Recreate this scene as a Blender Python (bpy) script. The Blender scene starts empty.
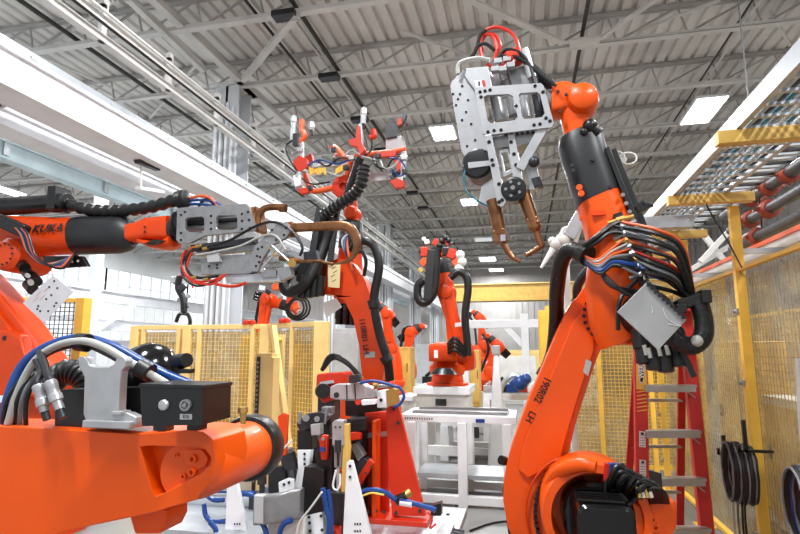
import bpy, math, random
from mathutils import Vector, Matrix, Quaternion
random.seed(7)
PI = math.pi
V = Vector
S0 = bpy.context.scene
COL = S0.collection
FPX = 540.0
CAMP = V((0, 0, 1.7))
PITCH = math.atan(83 / 540.0)
YAW = math.atan(125 * math.cos(PITCH) / 540.0)
cam_d = bpy.data.cameras.new('camera')
cam = bpy.data.objects.new('camera', cam_d)
COL.objects.link(cam)
cam.location = CAMP
cam.rotation_euler = (PI / 2 + PITCH, 0, YAW)
cam_d.sensor_width = 36
cam_d.lens = 36 * FPX / 800
cam_d.clip_start = 0.05
cam_d.clip_end = 200
S0.camera = cam
RC = cam.rotation_euler.to_matrix()


# ---- a direction seen in the photograph, met with a real plane of the hall
def ray(px, py):
    return (RC @ V(((px - 400) / FPX, -(py - 267) / FPX, -1))).normalized()


def Q(px, py, Y):
    d = ray(px, py)
    return CAMP + d * (Y / d.y)


def QX(px, py, X):
    d = ray(px, py)
    return CAMP + d * (X / d.x)


def QZ(px, py, Z):
    d = ray(px, py)
    return CAMP + d * ((Z - 1.7) / d.z)


class Plane:
    def __init__(s, p, n):
        s.p = V(p)
        s.n = V(n).normalized()
        if (CAMP - s.p).dot(s.n) < 0:
            s.n = -s.n
        up = V((0, 0, 1))
        s.a = up.cross(s.n).normalized()
        s.b = s.n.cross(s.a).normalized()

    def off(s, d):
        return Plane(s.p + s.n * d, s.n)

    def __call__(s, px, py):
        r = ray(px, py)
        return CAMP + r * ((s.p - CAMP).dot(s.n) / r.dot(s.n))

    def uv(s, w):
        return ((w - s.p).dot(s.a), (w - s.p).dot(s.b))

    def at(s, u, v, d=0):
        return s.p + s.a * u + s.b * v + s.n * d


def crspline(pts, seg=6):
    pts = [V(p) for p in pts]
    if len(pts) < 3:
        return pts
    P = [pts[0] * 2 - pts[1]] + pts + [pts[-1] * 2 - pts[-2]]
    out = []
    for i in range(1, len(P) - 2):
        p0, p1, p2, p3 = P[i - 1], P[i], P[i + 1], P[i + 2]
        for k in range(seg):
            t = k / seg
            out.append(0.5 * ((2 * p1) + (p2 - p0) * t + (2 * p0 - 5 * p1 + 4 * p2 - p3) * t * t + (3 * p1 - p0 - 3 * p2 + p3) * t ** 3))
    out.append(pts[-1])
    return out


def perp(d):
    d = d.normalized()
    a = V((0, 0, 1)) if abs(d.z) < 0.9 else V((1, 0, 0))
    x = d.cross(a).normalized()
    return x, d.cross(x).normalized()


class MB:
    def __init__(s):
        s.v = []; s.f = []; s.m = []; s.cur = 0; s.ch = []

    def mat(s, i):
        s.cur = i
        return s

    def add(s, vs, fs):
        b = len(s.v); s.ch.append((b, len(s.f)))
        s.v += [V(q) for q in vs]
        s.f += [tuple(b + i for i in f) for f in fs]
        s.m += [s.cur] * len(fs)
        return s

    def box(s, c, sz, R=None):
        c = V(c); h = V(sz) / 2
        vs = []
        for x in (-1, 1):
            for y in (-1, 1):
                for z in (-1, 1):
                    q = V((x * h.x, y * h.y, z * h.z))
                    vs.append(c + (R @ q if R else q))
        return s.add(vs, [(0, 1, 3, 2), (4, 6, 7, 5), (0, 4, 5, 1), (2, 3, 7, 6), (0, 2, 6, 4), (1, 5, 7, 3)])

    def mm(s, a, b):
        a = V(a); b = V(b)
        return s.box((a + b) / 2, [abs(b[i] - a[i]) for i in range(3)])

    def bar(s, a, b, w, h=None, up=(0, 0, 1)):
        """w along side, h along up"""
        a = V(a); b = V(b); h = h or w
        d = b - a; L = d.length; d.normalize(); up = V(up)
        if abs(d.dot(up)) > 0.98: up = V((0, 1, 0))
        x = d.cross(up).normalized(); z = x.cross(d).normalized()
        R = Matrix((x, d, z)).transposed()
        return s.box((a + b) / 2, (w, L, h), R)

    def cyl(s, a, b, r, r2=None, n=20, caps=True):
        return s.lathe(a, V(b) - V(a), [(0, r), ((V(b) - V(a)).length, r if r2 is None else r2)], n, caps)

    def lathe(s, a, d, prof, n=24, caps=True):
        a = V(a); d = V(d).normalized(); x, y = perp(d)
        vs = []; fs = []
        for t, r in prof:
            for k in range(n):
                an = 2 * PI * k / n
                vs.append(a + d * t + (x * math.cos(an) + y * math.sin(an)) * r)
        for i in range(len(prof) - 1):
            for k in range(n):
                k2 = (k + 1) % n
                fs.append((i * n + k, i * n + k2, (i + 1) * n + k2, (i + 1) * n + k))
        if caps:
            fs.append(tuple(range(n)))
            fs.append(tuple((len(prof) - 1) * n + k for k in reversed(range(n))))
        return s.add(vs, fs)

    def ball(s, c, r, n=16, sq=(1, 1, 1), d=(0, 0, 1)):
        prof = [(-r * math.cos(PI * i / 8), max(r * math.sin(PI * i / 8), 1e-4)) for i in range(9)]
        return s.lathe(c, d, prof, n, False)

    def tube(s, pts, r, n=8, seg=6, caps=True, rib=0, ribn=0):
        pts = crspline(pts, seg) if seg else [V(p) for p in pts]
        if rib:   # resample for corrugation
            L = [0]
            for i in range(1, len(pts)): L.append(L[-1] + (pts[i] - pts[i - 1]).length)
            m = ribn * 4; q = []; j = 0
            for i in range(m + 1):
                t = L[-1] * i / m
                while j < len(L) - 2 and L[j + 1] < t: j += 1
                u = (t - L[j]) / max(L[j + 1] - L[j], 1e-9)
                q.append(pts[j].lerp(pts[j + 1], u))
            pts = q
        vs = []; fs = []; x = None
        for i, p in enumerate(pts):
            d = (pts[min(i + 1, len(pts) - 1)] - pts[max(i - 1, 0)])
            if d.length < 1e-9: d = V((0, 0, 1))
            d.normalize()
            if x is None: x, _ = perp(d)
            else:
                x = x - d * x.dot(d)
                if x.length < 1e-6: x, _ = perp(d)
                x.normalize()
            y = d.cross(x)
            rr = r(i / (len(pts) - 1)) if callable(r) else r
            if rib: rr = rr * (1 + rib * (1 if i % 4 < 2 else 0))
            for k in range(n):
                an = 2 * PI * k / n
                vs.append(p + (x * math.cos(an) + y * math.sin(an)) * rr)
        N = len(pts)
        for i in range(N - 1):
            for k in range(n):
                k2 = (k + 1) % n
                fs.append((i * n + k, i * n + k2, (i + 1) * n + k2, (i + 1) * n + k))
        if caps:
            fs.append(tuple(range(n))); fs.append(tuple((N - 1) * n + k for k in reversed(range(n))))
        return s.add(vs, fs)

    def loft(s, secs, n=28, caps=True):
        """secs: (center, A, B, exponent)"""
        vs = []; fs = []
        for c, A, B, e in secs:
            for k in range(n):
                an = 2 * PI * k / n
                co, si = math.cos(an), math.sin(an)
                vs.append(V(c) + V(A) * math.copysign(abs(co) ** (2 / e), co) + V(B) * math.copysign(abs(si) ** (2 / e), si))
        N = len(secs)
        for i in range(N - 1):
            for k in range(n):
                k2 = (k + 1) % n
                fs.append((i * n + k, i * n + k2, (i + 1) * n + k2, (i + 1) * n + k))
        if caps:
            fs.append(tuple(range(n))); fs.append(tuple((N - 1) * n + k for k in reversed(range(n))))
        return s.add(vs, fs)

    def poly(s, pl, outer, holes=(), th=0.02, back=False, uv=False):
        """a plate cut to an outline; px outlines are met with plane pl. th = thickness, grown away from the viewer if back"""
        loops = []
        for lp in [outer] + list(holes):
            loops.append([q if uv else pl.uv(pl(*q)) for q in lp])
        cu = bpy.data.curves.new('c', 'CURVE'); cu.dimensions = '2D'; cu.fill_mode = 'BOTH'; cu.extrude = th / 2
        for lp in loops:
            sp = cu.splines.new('POLY'); sp.points.add(len(lp) - 1); sp.use_cyclic_u = True
            for i, q in enumerate(lp): sp.points[i].co = (q[0], q[1], 0, 1)
        o = bpy.data.objects.new('c', cu); me = o.to_mesh()
        sh = -th / 2 if back else 0
        vs = [pl.at(q.co.x, q.co.y, q.co.z + sh) for q in me.vertices]
        fs = [tuple(p.vertices) for p in me.polygons]
        s.add(vs, fs)
        o.to_mesh_clear(); bpy.data.objects.remove(o); bpy.data.curves.remove(cu)
        return s

    def bolts(s, pts, d, r=0.008, h=0.006, n=8):
        for p in pts: s.cyl(V(p), V(p) + V(d).normalized() * h, r, n=n)
        return s


def top_of(o):
    while o.parent: o = o.parent
    return o


def obj(name, mb, mats, parent=None, bevel=0, angle=32, flat=False, label=None):
    me = bpy.data.meshes.new(name)
    off = top_of(parent).location if parent else V((0, 0, 0))
    me.from_pydata([v - off for v in mb.v], [], mb.f)
    if not isinstance(mats, (list, tuple)): mats = [mats]
    for m in mats: me.materials.append(m)
    if len(mats) > 1:
        for p, i in zip(me.polygons, mb.m): p.material_index = i
    o = bpy.data.objects.new(name, me); COL.objects.link(o)
    import bmesh
    bm = bmesh.new(); bm.from_mesh(me)
    bmesh.ops.remove_doubles(bm, verts=bm.verts, dist=1e-6)
    bmesh.ops.recalc_face_normals(bm, faces=bm.faces)
    bm.to_mesh(me); bm.free()
    if not flat:
        for p in me.polygons: p.use_smooth = True
        me.set_sharp_from_angle(angle=math.radians(angle))
    if parent: o.parent = parent
    if bevel:
        b = o.modifiers.new('bevel', 'BEVEL'); b.width = bevel; b.segments = 2; b.limit_method = 'ANGLE'; b.angle_limit = math.radians(40)
        b.harden_normals = True
    if label: o['label'] = label
    return o


def each(name, mb, mats, parent, **k):
    """one object per separate piece"""
    ends = mb.ch[1:] + [(len(mb.v), len(mb.f))]
    for (a, fa), (b, fb) in zip(mb.ch, ends):
        m2 = MB(); m2.add(mb.v[a:b], [tuple(i - a for i in f) for f in mb.f[fa:fb]]); obj(name, m2, mats, parent, **k)


def tag(o, label, cat, group=None, kind=None):
    o['label'] = label; o['category'] = cat
    if group: o['group'] = group
    if kind: o['kind'] = kind
    return o


def thing(name, label, cat, loc, group=None):
    o = bpy.data.objects.new(name, None); COL.objects.link(o)
    o.location = V(loc); o.empty_display_size = 0.1
    return tag(o, label, cat, group)


def single(name, mb, mats, label, cat, group=None, bevel=0, **k):
    """a thing that is one mesh, its origin at its base"""
    lo = V([min(v[i] for v in mb.v) for i in range(3)]); hi = V([max(v[i] for v in mb.v) for i in range(3)])
    c = V(((lo.x + hi.x) / 2, (lo.y + hi.y) / 2, lo.z))
    mb.v = [v - c for v in mb.v]
    o = obj(name, mb, mats, None, bevel, **k); o.location = c
    return tag(o, label, cat, group)


def struct(name, mb, mats, **k):
    o = obj(name, mb, mats, None, **k); o['kind'] = 'structure'; return o


def copy_thing(root, loc, label=None):
    r = root.copy(); COL.objects.link(r); r.location = V(loc)
    if label: r['label'] = label
    def rec(a, b):
        for ch in a.children:
            c = ch.copy(); COL.objects.link(c); c.parent = b; rec(ch, c)
    rec(root, r)
    return r


def text_mesh(body, size, bold=False):
    cu = bpy.data.curves.new('t', 'FONT'); cu.body = body; cu.size = size; cu.align_x = 'CENTER'; cu.align_y = 'CENTER'; cu.resolution_u = 2
    if bold: cu.offset = size * 0.03
    o = bpy.data.objects.new('t', cu); me = o.to_mesh()
    r = [v.co.copy() for v in me.vertices], [tuple(p.vertices) for p in me.polygons]
    o.to_mesh_clear(); bpy.data.objects.remove(o); bpy.data.curves.remove(cu)
    return r


def text_on(mb, body, size, c, xdir, ydir, bold=False, lift=0.002, sx=1.0):
    vs, fs = text_mesh(body, size, bold)
    x = V(xdir).normalized(); y = V(ydir); y = (y - x * y.dot(x)).normalized(); n = x.cross(y)
    mb.add([V(c) + x * v.x * sx + y * v.y + n * lift for v in vs], fs)


# ---------------------------------------------------------------- materials
def srgb(r, g, b):
    f = lambda c: (c / 255 / 12.92) if c / 255 <= 0.04045 else ((c / 255 + 0.055) / 1.055) ** 2.4
    return (f(r), f(g), f(b), 1)


def mat(name, c, rough=0.5, metal=0.0, var=0.12, scale=6, bump=0.0, bscale=60, coat=0, spec=0.5, emit=None, es=1, dark=None):
    m = bpy.data.materials.new(name); m.use_nodes = True
    nt = m.node_tree; b = nt.nodes['Principled BSDF']
    tc = nt.nodes.new('ShaderNodeTexCoord'); no = nt.nodes.new('ShaderNodeTexNoise')
    no.inputs['Scale'].default_value = scale; no.inputs['Detail'].default_value = 4
    nt.links.new(tc.outputs['Object'], no.inputs['Vector'])
    mx = nt.nodes.new('ShaderNodeMix'); mx.data_type = 'RGBA'
    c = srgb(*c)
    mx.inputs[6].default_value = c
    mx.inputs[7].default_value = srgb(*dark) if dark else (c[0] * (1 - var * 2), c[1] * (1 - var * 2), c[2] * (1 - var * 2), 1)
    rp = nt.nodes.new('ShaderNodeMapRange'); rp.inputs[1].default_value = 0.42; rp.inputs[2].default_value = 0.72
    nt.links.new(no.outputs['Fac'], rp.inputs[0]); nt.links.new(rp.outputs[0], mx.inputs[0])
    nt.links.new(mx.outputs[2], b.inputs['Base Color'])
    rr = nt.nodes.new('ShaderNodeMapRange'); rr.inputs[3].default_value = max(rough - 0.08, 0.03); rr.inputs[4].default_value = min(rough + 0.1, 1)
    nt.links.new(no.outputs['Fac'], rr.inputs[0]); nt.links.new(rr.outputs[0], b.inputs['Roughness'])
    b.inputs['Metallic'].default_value = metal
    b.inputs['Coat Weight'].default_value = coat
    b.inputs['Specular IOR Level'].default_value = spec
    if bump:
        n2 = nt.nodes.new('ShaderNodeTexNoise'); n2.inputs['Scale'].default_value = bscale
        nt.links.new(tc.outputs['Object'], n2.inputs['Vector'])
        bp = nt.nodes.new('ShaderNodeBump'); bp.inputs['Strength'].default_value = bump; bp.inputs['Distance'].default_value = 0.01
        nt.links.new(n2.outputs['Fac'], bp.inputs['Height']); nt.links.new(bp.outputs[0], b.inputs['Normal'])
    if emit:
        b.inputs['Emission Color'].default_value = srgb(*emit); b.inputs['Emission Strength'].default_value = es
    return m


M = {}
M['orange'] = mat('orange_paint', (234, 84, 0), 0.36, var=0.05, scale=3, coat=0.1, spec=0.35, bump=0.03, bscale=90)
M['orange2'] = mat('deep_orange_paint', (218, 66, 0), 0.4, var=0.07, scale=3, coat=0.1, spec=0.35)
M['red'] = mat('red_paint', (204, 44, 4), 0.42, var=0.08, scale=4)
M['ladred'] = mat('red_fibreglass', (198, 32, 20), 0.45, var=0.08, scale=8)
M['black'] = mat('black_plastic', (18, 18, 19), 0.33, var=0.15, scale=8)
M['sleeve'] = mat('charcoal_sleeve', (32, 33, 35), 0.42, var=0.22, scale=5, bump=0.05, bscale=30)
M['rubber'] = mat('black_rubber', (14, 14, 15), 0.42, var=0.2, scale=10)
M['gloss'] = mat('gloss_black', (12, 12, 13), 0.14, var=0.1, scale=4)
M['steel'] = mat('machined_steel', (150, 150, 151), 0.32, metal=0.6, var=0.1, scale=14)
M['alu'] = mat('brushed_aluminium', (182, 183, 185), 0.34, metal=0.5, var=0.1, scale=10)
M['zinc'] = mat('galvanised_steel', (188, 193, 198), 0.35, metal=0.5, var=0.14, scale=3)
M['dsteel'] = mat('dark_steel', (62, 62, 66), 0.4, metal=0.6, var=0.2, scale=10)
M['hole'] = mat('dark_bolt', (26, 26, 28), 0.5, var=0.1)
M['copper'] = mat('copper', (142, 98, 66), 0.34, metal=0.9, var=0.22, scale=14)
M['brass'] = mat('brass', (196, 160, 90), 0.35, metal=0.8, var=0.1)
M['white'] = mat('white_paint', (232, 234, 236), 0.45, var=0.05, scale=5)
M['beam'] = mat('white_crane_paint', (236, 238, 242), 0.4, var=0.05, scale=2)
M['bluebeam'] = mat('pale_blue_paint', (196, 216, 222), 0.45, var=0.08, scale=2)
M['offwhite'] = mat('cream_machine_paint', (214, 212, 206), 0.5, var=0.08, scale=4)
M['yellow'] = mat('yellow_paint', (234, 186, 72), 0.42, var=0.08, scale=5)
M['cream'] = mat('pale_yellow_paint', (240, 210, 136), 0.45, var=0.06, scale=4)
M['gold'] = mat('ochre_paint', (216, 174, 88), 0.45, var=0.12, scale=5)
M['blue'] = mat('blue_hose', (18, 62, 130), 0.35, var=0.1)
M['redhose'] = mat('red_hose', (206, 44, 24), 0.35, var=0.1)
M['orhose'] = mat('orange_cable', (226, 92, 40), 0.4, var=0.1)
M['grey'] = mat('grey_hose', (120, 122, 124), 0.4, var=0.15)
M['lgrey'] = mat('light_grey_hose', (176, 176, 170), 0.4, var=0.1)
M['panel'] = mat('grey_plastic_panel', (176, 178, 180), 0.3, var=0.08, scale=5)
M['paper'] = mat('paper', (222, 220, 224), 0.7, var=0.05)
M['kraft'] = mat('cream_tag_card', (232, 214, 160), 0.7, var=0.05)
M['ink'] = mat('black_ink', (18, 18, 20), 0.5)
M['redink'] = mat('red_ink', (205, 30, 30), 0.5)
M['pipe'] = mat('dark_grey_pipe', (84, 84, 88), 0.4, var=0.15, metal=0.3)
M['iron'] = mat('dark_iron_pipe', (52, 48, 46), 0.55, var=0.2)
M['coupling'] = mat('orange_red_coupling', (160, 66, 40), 0.5, var=0.2)
M['teal'] = mat('teal_cable', (30, 110, 130), 0.4, var=0.2)
M['roofdeck'] = mat('grey_roof_deck', (222, 218, 213), 0.75, var=0.14, scale=0.7)
M['joist'] = mat('grey_steel_joist', (176, 173, 169), 0.6, var=0.14, scale=1.2)
M['joistw'] = mat('pale_steel_beam', (214, 212, 208), 0.55, var=0.1, scale=1.2)
M['column'] = mat('white_column_paint', (216, 220, 224), 0.5, var=0.06, scale=1.5)
M['wall'] = mat('white_wall_paint', (226, 228, 228), 0.7, var=0.05, scale=0.8)
M['fwall'] = mat('grey_wall_cladding', (176, 172, 168), 0.7, var=0.08, scale=0.8)
M['lamp'] = mat('lamp_glow', (255, 255, 255), 0.5, emit=(240, 250, 255), es=9)
M['lampdim'] = mat('lamp_cover_faint_glow', (220, 222, 220), 0.5, emit=(240, 245, 250), es=0.5)  # faint glow put into the cover; these lamps carry no light source
M['window'] = mat('bright_window', (235, 240, 245), 0.3, emit=(235, 243, 255), es=0.9)


def floor_mat():
    m = mat('polished_concrete', (124, 123, 121), 0.3, var=0.16, scale=1.3, bump=0.02, bscale=8)
    return m


def film_mat(name, tint, tint2, tr):
    """see-through film with creases, haze and gloss"""
    m = bpy.data.materials.new(name); m.use_nodes = True
    nt = m.node_tree; n = nt.nodes; L = nt.links.new
    out = n['Material Output']; b = n['Principled BSDF']
    tc = n.new('ShaderNodeTexCoord'); no = n.new('ShaderNodeTexNoise'); no.inputs['Scale'].default_value = 2.2; no.inputs['Detail'].default_value = 5; no.inputs['Distortion'].default_value = 1.2
    L(tc.outputs['Object'], no.inputs['Vector'])
    mx = n.new('ShaderNodeMix'); mx.data_type = 'RGBA'; mx.inputs[6].default_value = srgb(*tint); mx.inputs[7].default_value = srgb(*tint2)
    rp = n.new('ShaderNodeMapRange'); rp.inputs[1].default_value = 0.4; rp.inputs[2].default_value = 0.62
    L(no.outputs['Fac'], rp.inputs[0]); L(rp.outputs[0], mx.inputs[0]); L(mx.outputs[2], b.inputs['Base Color'])
    b.inputs['Roughness'].default_value = 0.18
    t = n.new('ShaderNodeBsdfTransparent'); t.inputs[0].default_value = (0.98, 0.95, 0.86, 1)
    ms = n.new('ShaderNodeMixShader'); r2 = n.new('ShaderNodeMapRange'); r2.inputs[1].default_value = 0.35; r2.inputs[2].default_value = 0.65
    r2.inputs[3].default_value = tr - 0.14; r2.inputs[4].default_value = tr + 0.14
    n2 = n.new('ShaderNodeTexNoise'); n2.inputs['Scale'].default_value = 5; n2.inputs['Detail'].default_value = 6; n2.inputs['Distortion'].default_value = 2
    L(tc.outputs['Object'], n2.inputs['Vector']); L(n2.outputs['Fac'], r2.inputs[0])
    L(r2.outputs[0], ms.inputs[0]); L(b.outputs[0], ms.inputs[1]); L(t.outputs[0], ms.inputs[2]); L(ms.outputs[0], out.inputs['Surface'])
    bp = n.new('ShaderNodeBump'); bp.inputs['Strength'].default_value = 0.5; bp.inputs['Distance'].default_value = 0.05
    L(n2.outputs['Fac'], bp.inputs['Height']); L(bp.outputs[0], b.inputs['Normal'])
    return m


M['khaki'] = mat('khaki_wire', (150, 130, 84), 0.5, var=0.1)
M['film'] = film_mat('clear_curtain_film', (178, 164, 122), (128, 124, 110), 0.5)
M['filmy'] = film_mat('yellow_guard_film', (206, 176, 96), (176, 154, 96), 0.56)

# ================================================================ the hall
ZC = 7.8; ZT = 8.42; YE = 43.0
mb = MB().mm((-24.2, -5, -0.1), (10.2, YE, 0)); struct('floor', mb, floor_mat())
# corrugated roof deck, ribs along the hall
mb = MB(); prof = []
x = -24.2
while x < 10.2:
    prof += [(x, ZT + 0.01), (x + 0.17, ZT + 0.01), (x + 0.195, ZT + 0.085), (x + 0.255, ZT + 0.085)]
    x += 0.28
vs = []; fs = []
for (a, z) in prof: vs += [V((a, -5, z)), V((a, YE, z))]
for i in range(len(prof) - 1): fs.append((2 * i, 2 * i + 1, 2 * i + 3, 2 * i + 2))
mb.add(vs, fs); struct('ceiling', mb, M['roofdeck'], flat=True)
struct('trim_1', MB().mm((-24.2, -5, ZT + 0.12), (10.2, YE, ZT + 0.2)), M['roofdeck'])

# far wall
mb = MB().mm((-24.2, YE, 0), (10.2, YE + 0.2, ZT + 0.1))
for i in range(78): mb.mm((-24 + i * 0.44, YE - 0.04, 0), (-23.85 + i * 0.44, YE, ZT))
struct('wall_far', mb, M['fwall'])
# left wall: white cladding under and over a long band of bright glazing
mb = MB().mm((-24.2, -5, 0), (-24, YE, 4.7)); mb.mm((-24.2, -5, 6.5), (-24, YE, ZT + 0.1))
for i in range(50): mb.mm((-24, -5 + i * 0.96, 0), (-23.95, -4.9 + i * 0.96, 4.7))
struct('wall_left', mb, M['wall'])
mb = MB().mm((10, -5, 0), (10.2, YE, ZT + 0.1))
for i in range(50): mb.mm((9.95, -5 + i * 0.96, 0), (10, -4.9 + i * 0.96, ZT))
struct('wall_right', mb, M['fwall'])
for i in range(6):
    y0 = -5 + i * 8
    w = struct('window_%d' % (i + 1), MB().mm((-24.1, y0, 4.7), (-24.06, y0 + 8, 6.5)), M['window'])
    mb = MB()
    for k in range(9): mb.mm((-24.06, y0 + k - 0.04, 4.7), (-23.98, y0 + k + 0.04, 6.5))
    for z in (4.7, 5.6, 6.5): mb.mm((-24.06, y0, z - 0.03), (-23.99, y0 + 8, z + 0.03))
    obj('window_frame', mb, M['column'], w)

# roof joists (open web), bars of the web zigzag between the chords
def joist(k):
    y = 8.4 + 2.3 * k
    r = thing('roof_joist', 'grey open-web steel joist spanning the hall under the ribbed roof deck', 'joist', (-6, y, ZC), 'roof joists across the hall')
    mb = MB()
    for s in (-1, 1): mb.mm((-24, y + s * 0.02, ZC - 0.04), (9.95, y + s * 0.075, ZC + 0.03))
    mb.mm((-24, y - 0.075, ZC - 0.045), (9.95, y + 0.075, ZC - 0.028))
    obj('bottom_chord', mb, M['joistw'], r)
    mb = MB()
    for s in (-1, 1): mb.mm((-24, y + s * 0.01, ZT - 0.075), (9.95, y + s * 0.065, ZT - 0.01))
    obj('top_chord', mb, M['joist'], r)
    mb = MB(); x = -24.0
    while x < 8.6:
        mb.bar((x, y, ZC), (x + 1.15, y, ZT - 0.05), 0.035, 0.035, (0, 1, 0))
        mb.bar((x + 1.15, y, ZT - 0.05), (x + 1.3, y, ZC), 0.03, 0.03, (0, 1, 0))
        x += 1.3
    obj('webbing', mb, M['joist'], r)
for k in range(-3, 15): joist(k)

# knee braces and diagonals at the joist level
def rod(name, a, b, w, h, m, label, cat, group=None):
    return single(name, MB().bar(a, b, w, h), m, label, cat, group)
rod('diagonal_brace', QZ(440, -14, ZC - 0.06), QZ(563, 43, ZC - 0.06), 0.13, 0.05, M['joistw'], 'pale diagonal roof brace running down to the plate above the robot wrist', 'brace')
rod('diagonal_brace', QZ(600, 39, ZC - 0.06), QZ(672, -12, ZC - 0.06), 0.09, 0.05, M['joistw'], 'thin pale diagonal roof brace rising right from the plate above the robot wrist', 'brace')
g = Q(585, 43, 8.4 + 2.3 * 0); g = QZ(585, 43, ZC - 0.1)
single('gusset_plate', MB().mm((g.x - 0.28, g.y - 0.14, ZC - 0.09), (g.x + 0.28, g.y + 0.14, ZC - 0.046)), M['joistw'], 'flat pale steel plate where the diagonal roof braces meet', 'plate')
for i, (a, b, lb) in enumerate([((243, 80), (297, 14), 'pale knee brace rising from the column top to a roof joist'), ((203, 70), (128, -2), 'pale knee brace behind the column leaning back to the left')]):
    rod('knee_brace', QX(a[0], a[1], -6.2) if 0 else QZ(a[0], a[1], ZC - 0.1), QZ(b[0], b[1], ZC - 0.1), 0.12, 0.1, M['joistw'], lb, 'brace')

# column line of the left aisle
def column(y, lab):
    r = thing('steel_column', lab, 'column', (-6.55, y, 0), 'columns of the left aisle')
    mb = MB(); w = 0.3
    mb.mm((-6.55 - w, y - w, 0), (-6.55 + w, y - w + 0.05, ZC)); mb.mm((-6.55 - w, y + w - 0.05, 0), (-6.55 + w, y + w, ZC)); mb.mm((-6.58, y - w, 0), (-6.52, y + w, ZC))
    obj('shaft', mb, M['column'], r)
    mb = MB()
    for dx in (-0.2, -0.08, 0.06, 0.2): mb.cyl((-6.55 + dx, y - w - 0.05, 0.3), (-6.55 + dx, y - w - 0.05, ZC - 0.4 - abs(dx)), 0.035, n=10)
    obj('conduits', mb, M['white'], r)
    obj('cap_plate', MB().mm((-6.55 - 0.42, y - 0.42, ZC - 0.02), (-6.55 + 0.42, y + 0.42, ZC + 0.02)), M['joistw'], r)
    obj('base_plate', MB().mm((-6.55 - 0.42, y - 0.42, 0), (-6.55 + 0.42, y + 0.42, 0.03)), M['dsteel'], r)
    return r
for i, y in enumerate((10.9, 18.2, 25.5, 32.8, 40.1)):
    column(y, ['nearest white steel column with vertical conduits, left of the small welding tools', 'second white steel column from the left, behind the top of the middle robot', 'third white steel column, behind the hanging black hose of the middle robot', 'fourth white steel column back along the left aisle', 'farthest white steel column by the far wall'][i])
# roof girder along the column line
def long_beam(name, X, z0, z1, w, m, label, cat, y0=-4, y1=42, extra=None, flange=0.05):
    r = thing(name, label, cat, (X, 0, z0))
    mb = MB(); mb.mm((X - w, y0, z0), (X + 0, y1, z1))
    obj('web', mb, m, r)
    mb = MB().mm((X - w - 0.03, y0, z1), (X + flange, y1, z1 + 0.04)); obj('top_flange', mb, m, r)
    mb = MB().mm((X - w - 0.03, y0, z0 - 0.04), (X + flange, y1, z0)); obj('bottom_flange', mb, m, r)
    if extra: extra(r)
    return r
struct('trim_2', MB().mm((-6.28, -4, ZC - 0.02), (-6.12, 42, ZC + 0.1)), M['joistw'])
# crane runway A: large white girder with a rail held by clips
def rail(r):
    mb = MB().mm((-5.78, -4, 5.16), (-5.70, 42, 5.27)); obj('crane_rail', mb, M['zinc'], r)
    for k in range(22):
        y = 1.0 + k * 1.3
        obj('rail_clip', MB().mm((-5.86, y, 5.16), (-5.66, y + 0.09, 5.205)), M['zinc'], r)
long_beam('crane_runway_girder', -5.72, 4.73, 5.12, 0.42, M['beam'], 'largest white crane girder with a rail on top, running back over the left robots', 'girder', extra=rail)
long_beam('runway_beam', -6.75, 4.72, 4.90, 0.34, M['beam'], 'narrower white beam running back just below and behind the largest white girder', 'girder')
def stiff(r):
    for k in range(14):
        y = 5 + k * 2.4
        obj('joint_plate', MB().mm((-8.97, y, 5.15), (-8.94, y + 0.12, 5.4)), M['zinc'], r)
    obj('sign_plate', MB().mm((-8.98, 12.3, 5.22), (-8.94, 13.2, 5.36)), M['paper'], r, label='white label plate')
long_beam('crane_rail_beam', -9.0, 5.13, 5.40, 0.16, M['bluebeam'], 'pale blue beam crossing the upper left, farther left than the white girders', 'girder', extra=stiff)
# high service rack near the column tops
r = thing('service_rack', 'pair of grey rails with upright brackets running high along the column line', 'rack', (-6.1, 0, 6.6))
for (X, z, w) in ((-5.75, 6.08, 0.12), (-5.75, 6.36, 0.07), (-6.0, 6.62, 0.14)):
    obj('long_rail', MB().mm((X - w, -4, z), (X, 42, z + w)), M['joistw'], r)
for k in range(26):
    y = 3 + k * 1.5
    obj('bracket', MB().mm((-5.83, y, 6.08), (-5.76, y + 0.1, 6.75)).mm((-6.05, y, 6.6), (-5.76, y + 0.06, 6.66)), M['joistw'], r)
for k, X in enumerate((-5.6, -5.52, -5.44)):
    obj('conduit', MB().cyl((X, -4, 6.22 + 0.03 * k), (X, 42, 6.22 + 0.03 * k), 0.022, n=8), M['joistw'] if k else M['iron'], r)
# girts low on the far left, seen over the fences
for i, (X, z, h) in enumerate(((-13, 3.25, 0.3), (-13, 2.35, 0.3), (-12, 1.75, 0.22))):
    long_beam('girt_beam', X, z, z + h, 0.2, M['beam'], ['upper white beam in front of the left wall below the windows', 'middle white beam in front of the left wall', 'lowest white beam in front of the left wall, just above the yellow guard tops'][i], 'beam', y0=4)
for i in range(4):
    y = 14 + i * 7
    struct('trim_%d' % (i + 3), MB().mm((-13.15, y, 0), (-12.85, y + 0.3, 7.8)), M['column'])
    rod('angle_brace', (-12.88, y + 0.28, 2.3), (-12.88, y + 2.0, 3.3), 0.1, 0.1, M['beam'], 'short white angle brace between the beams of the left wall', 'brace', 'angle braces of the left wall')

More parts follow.
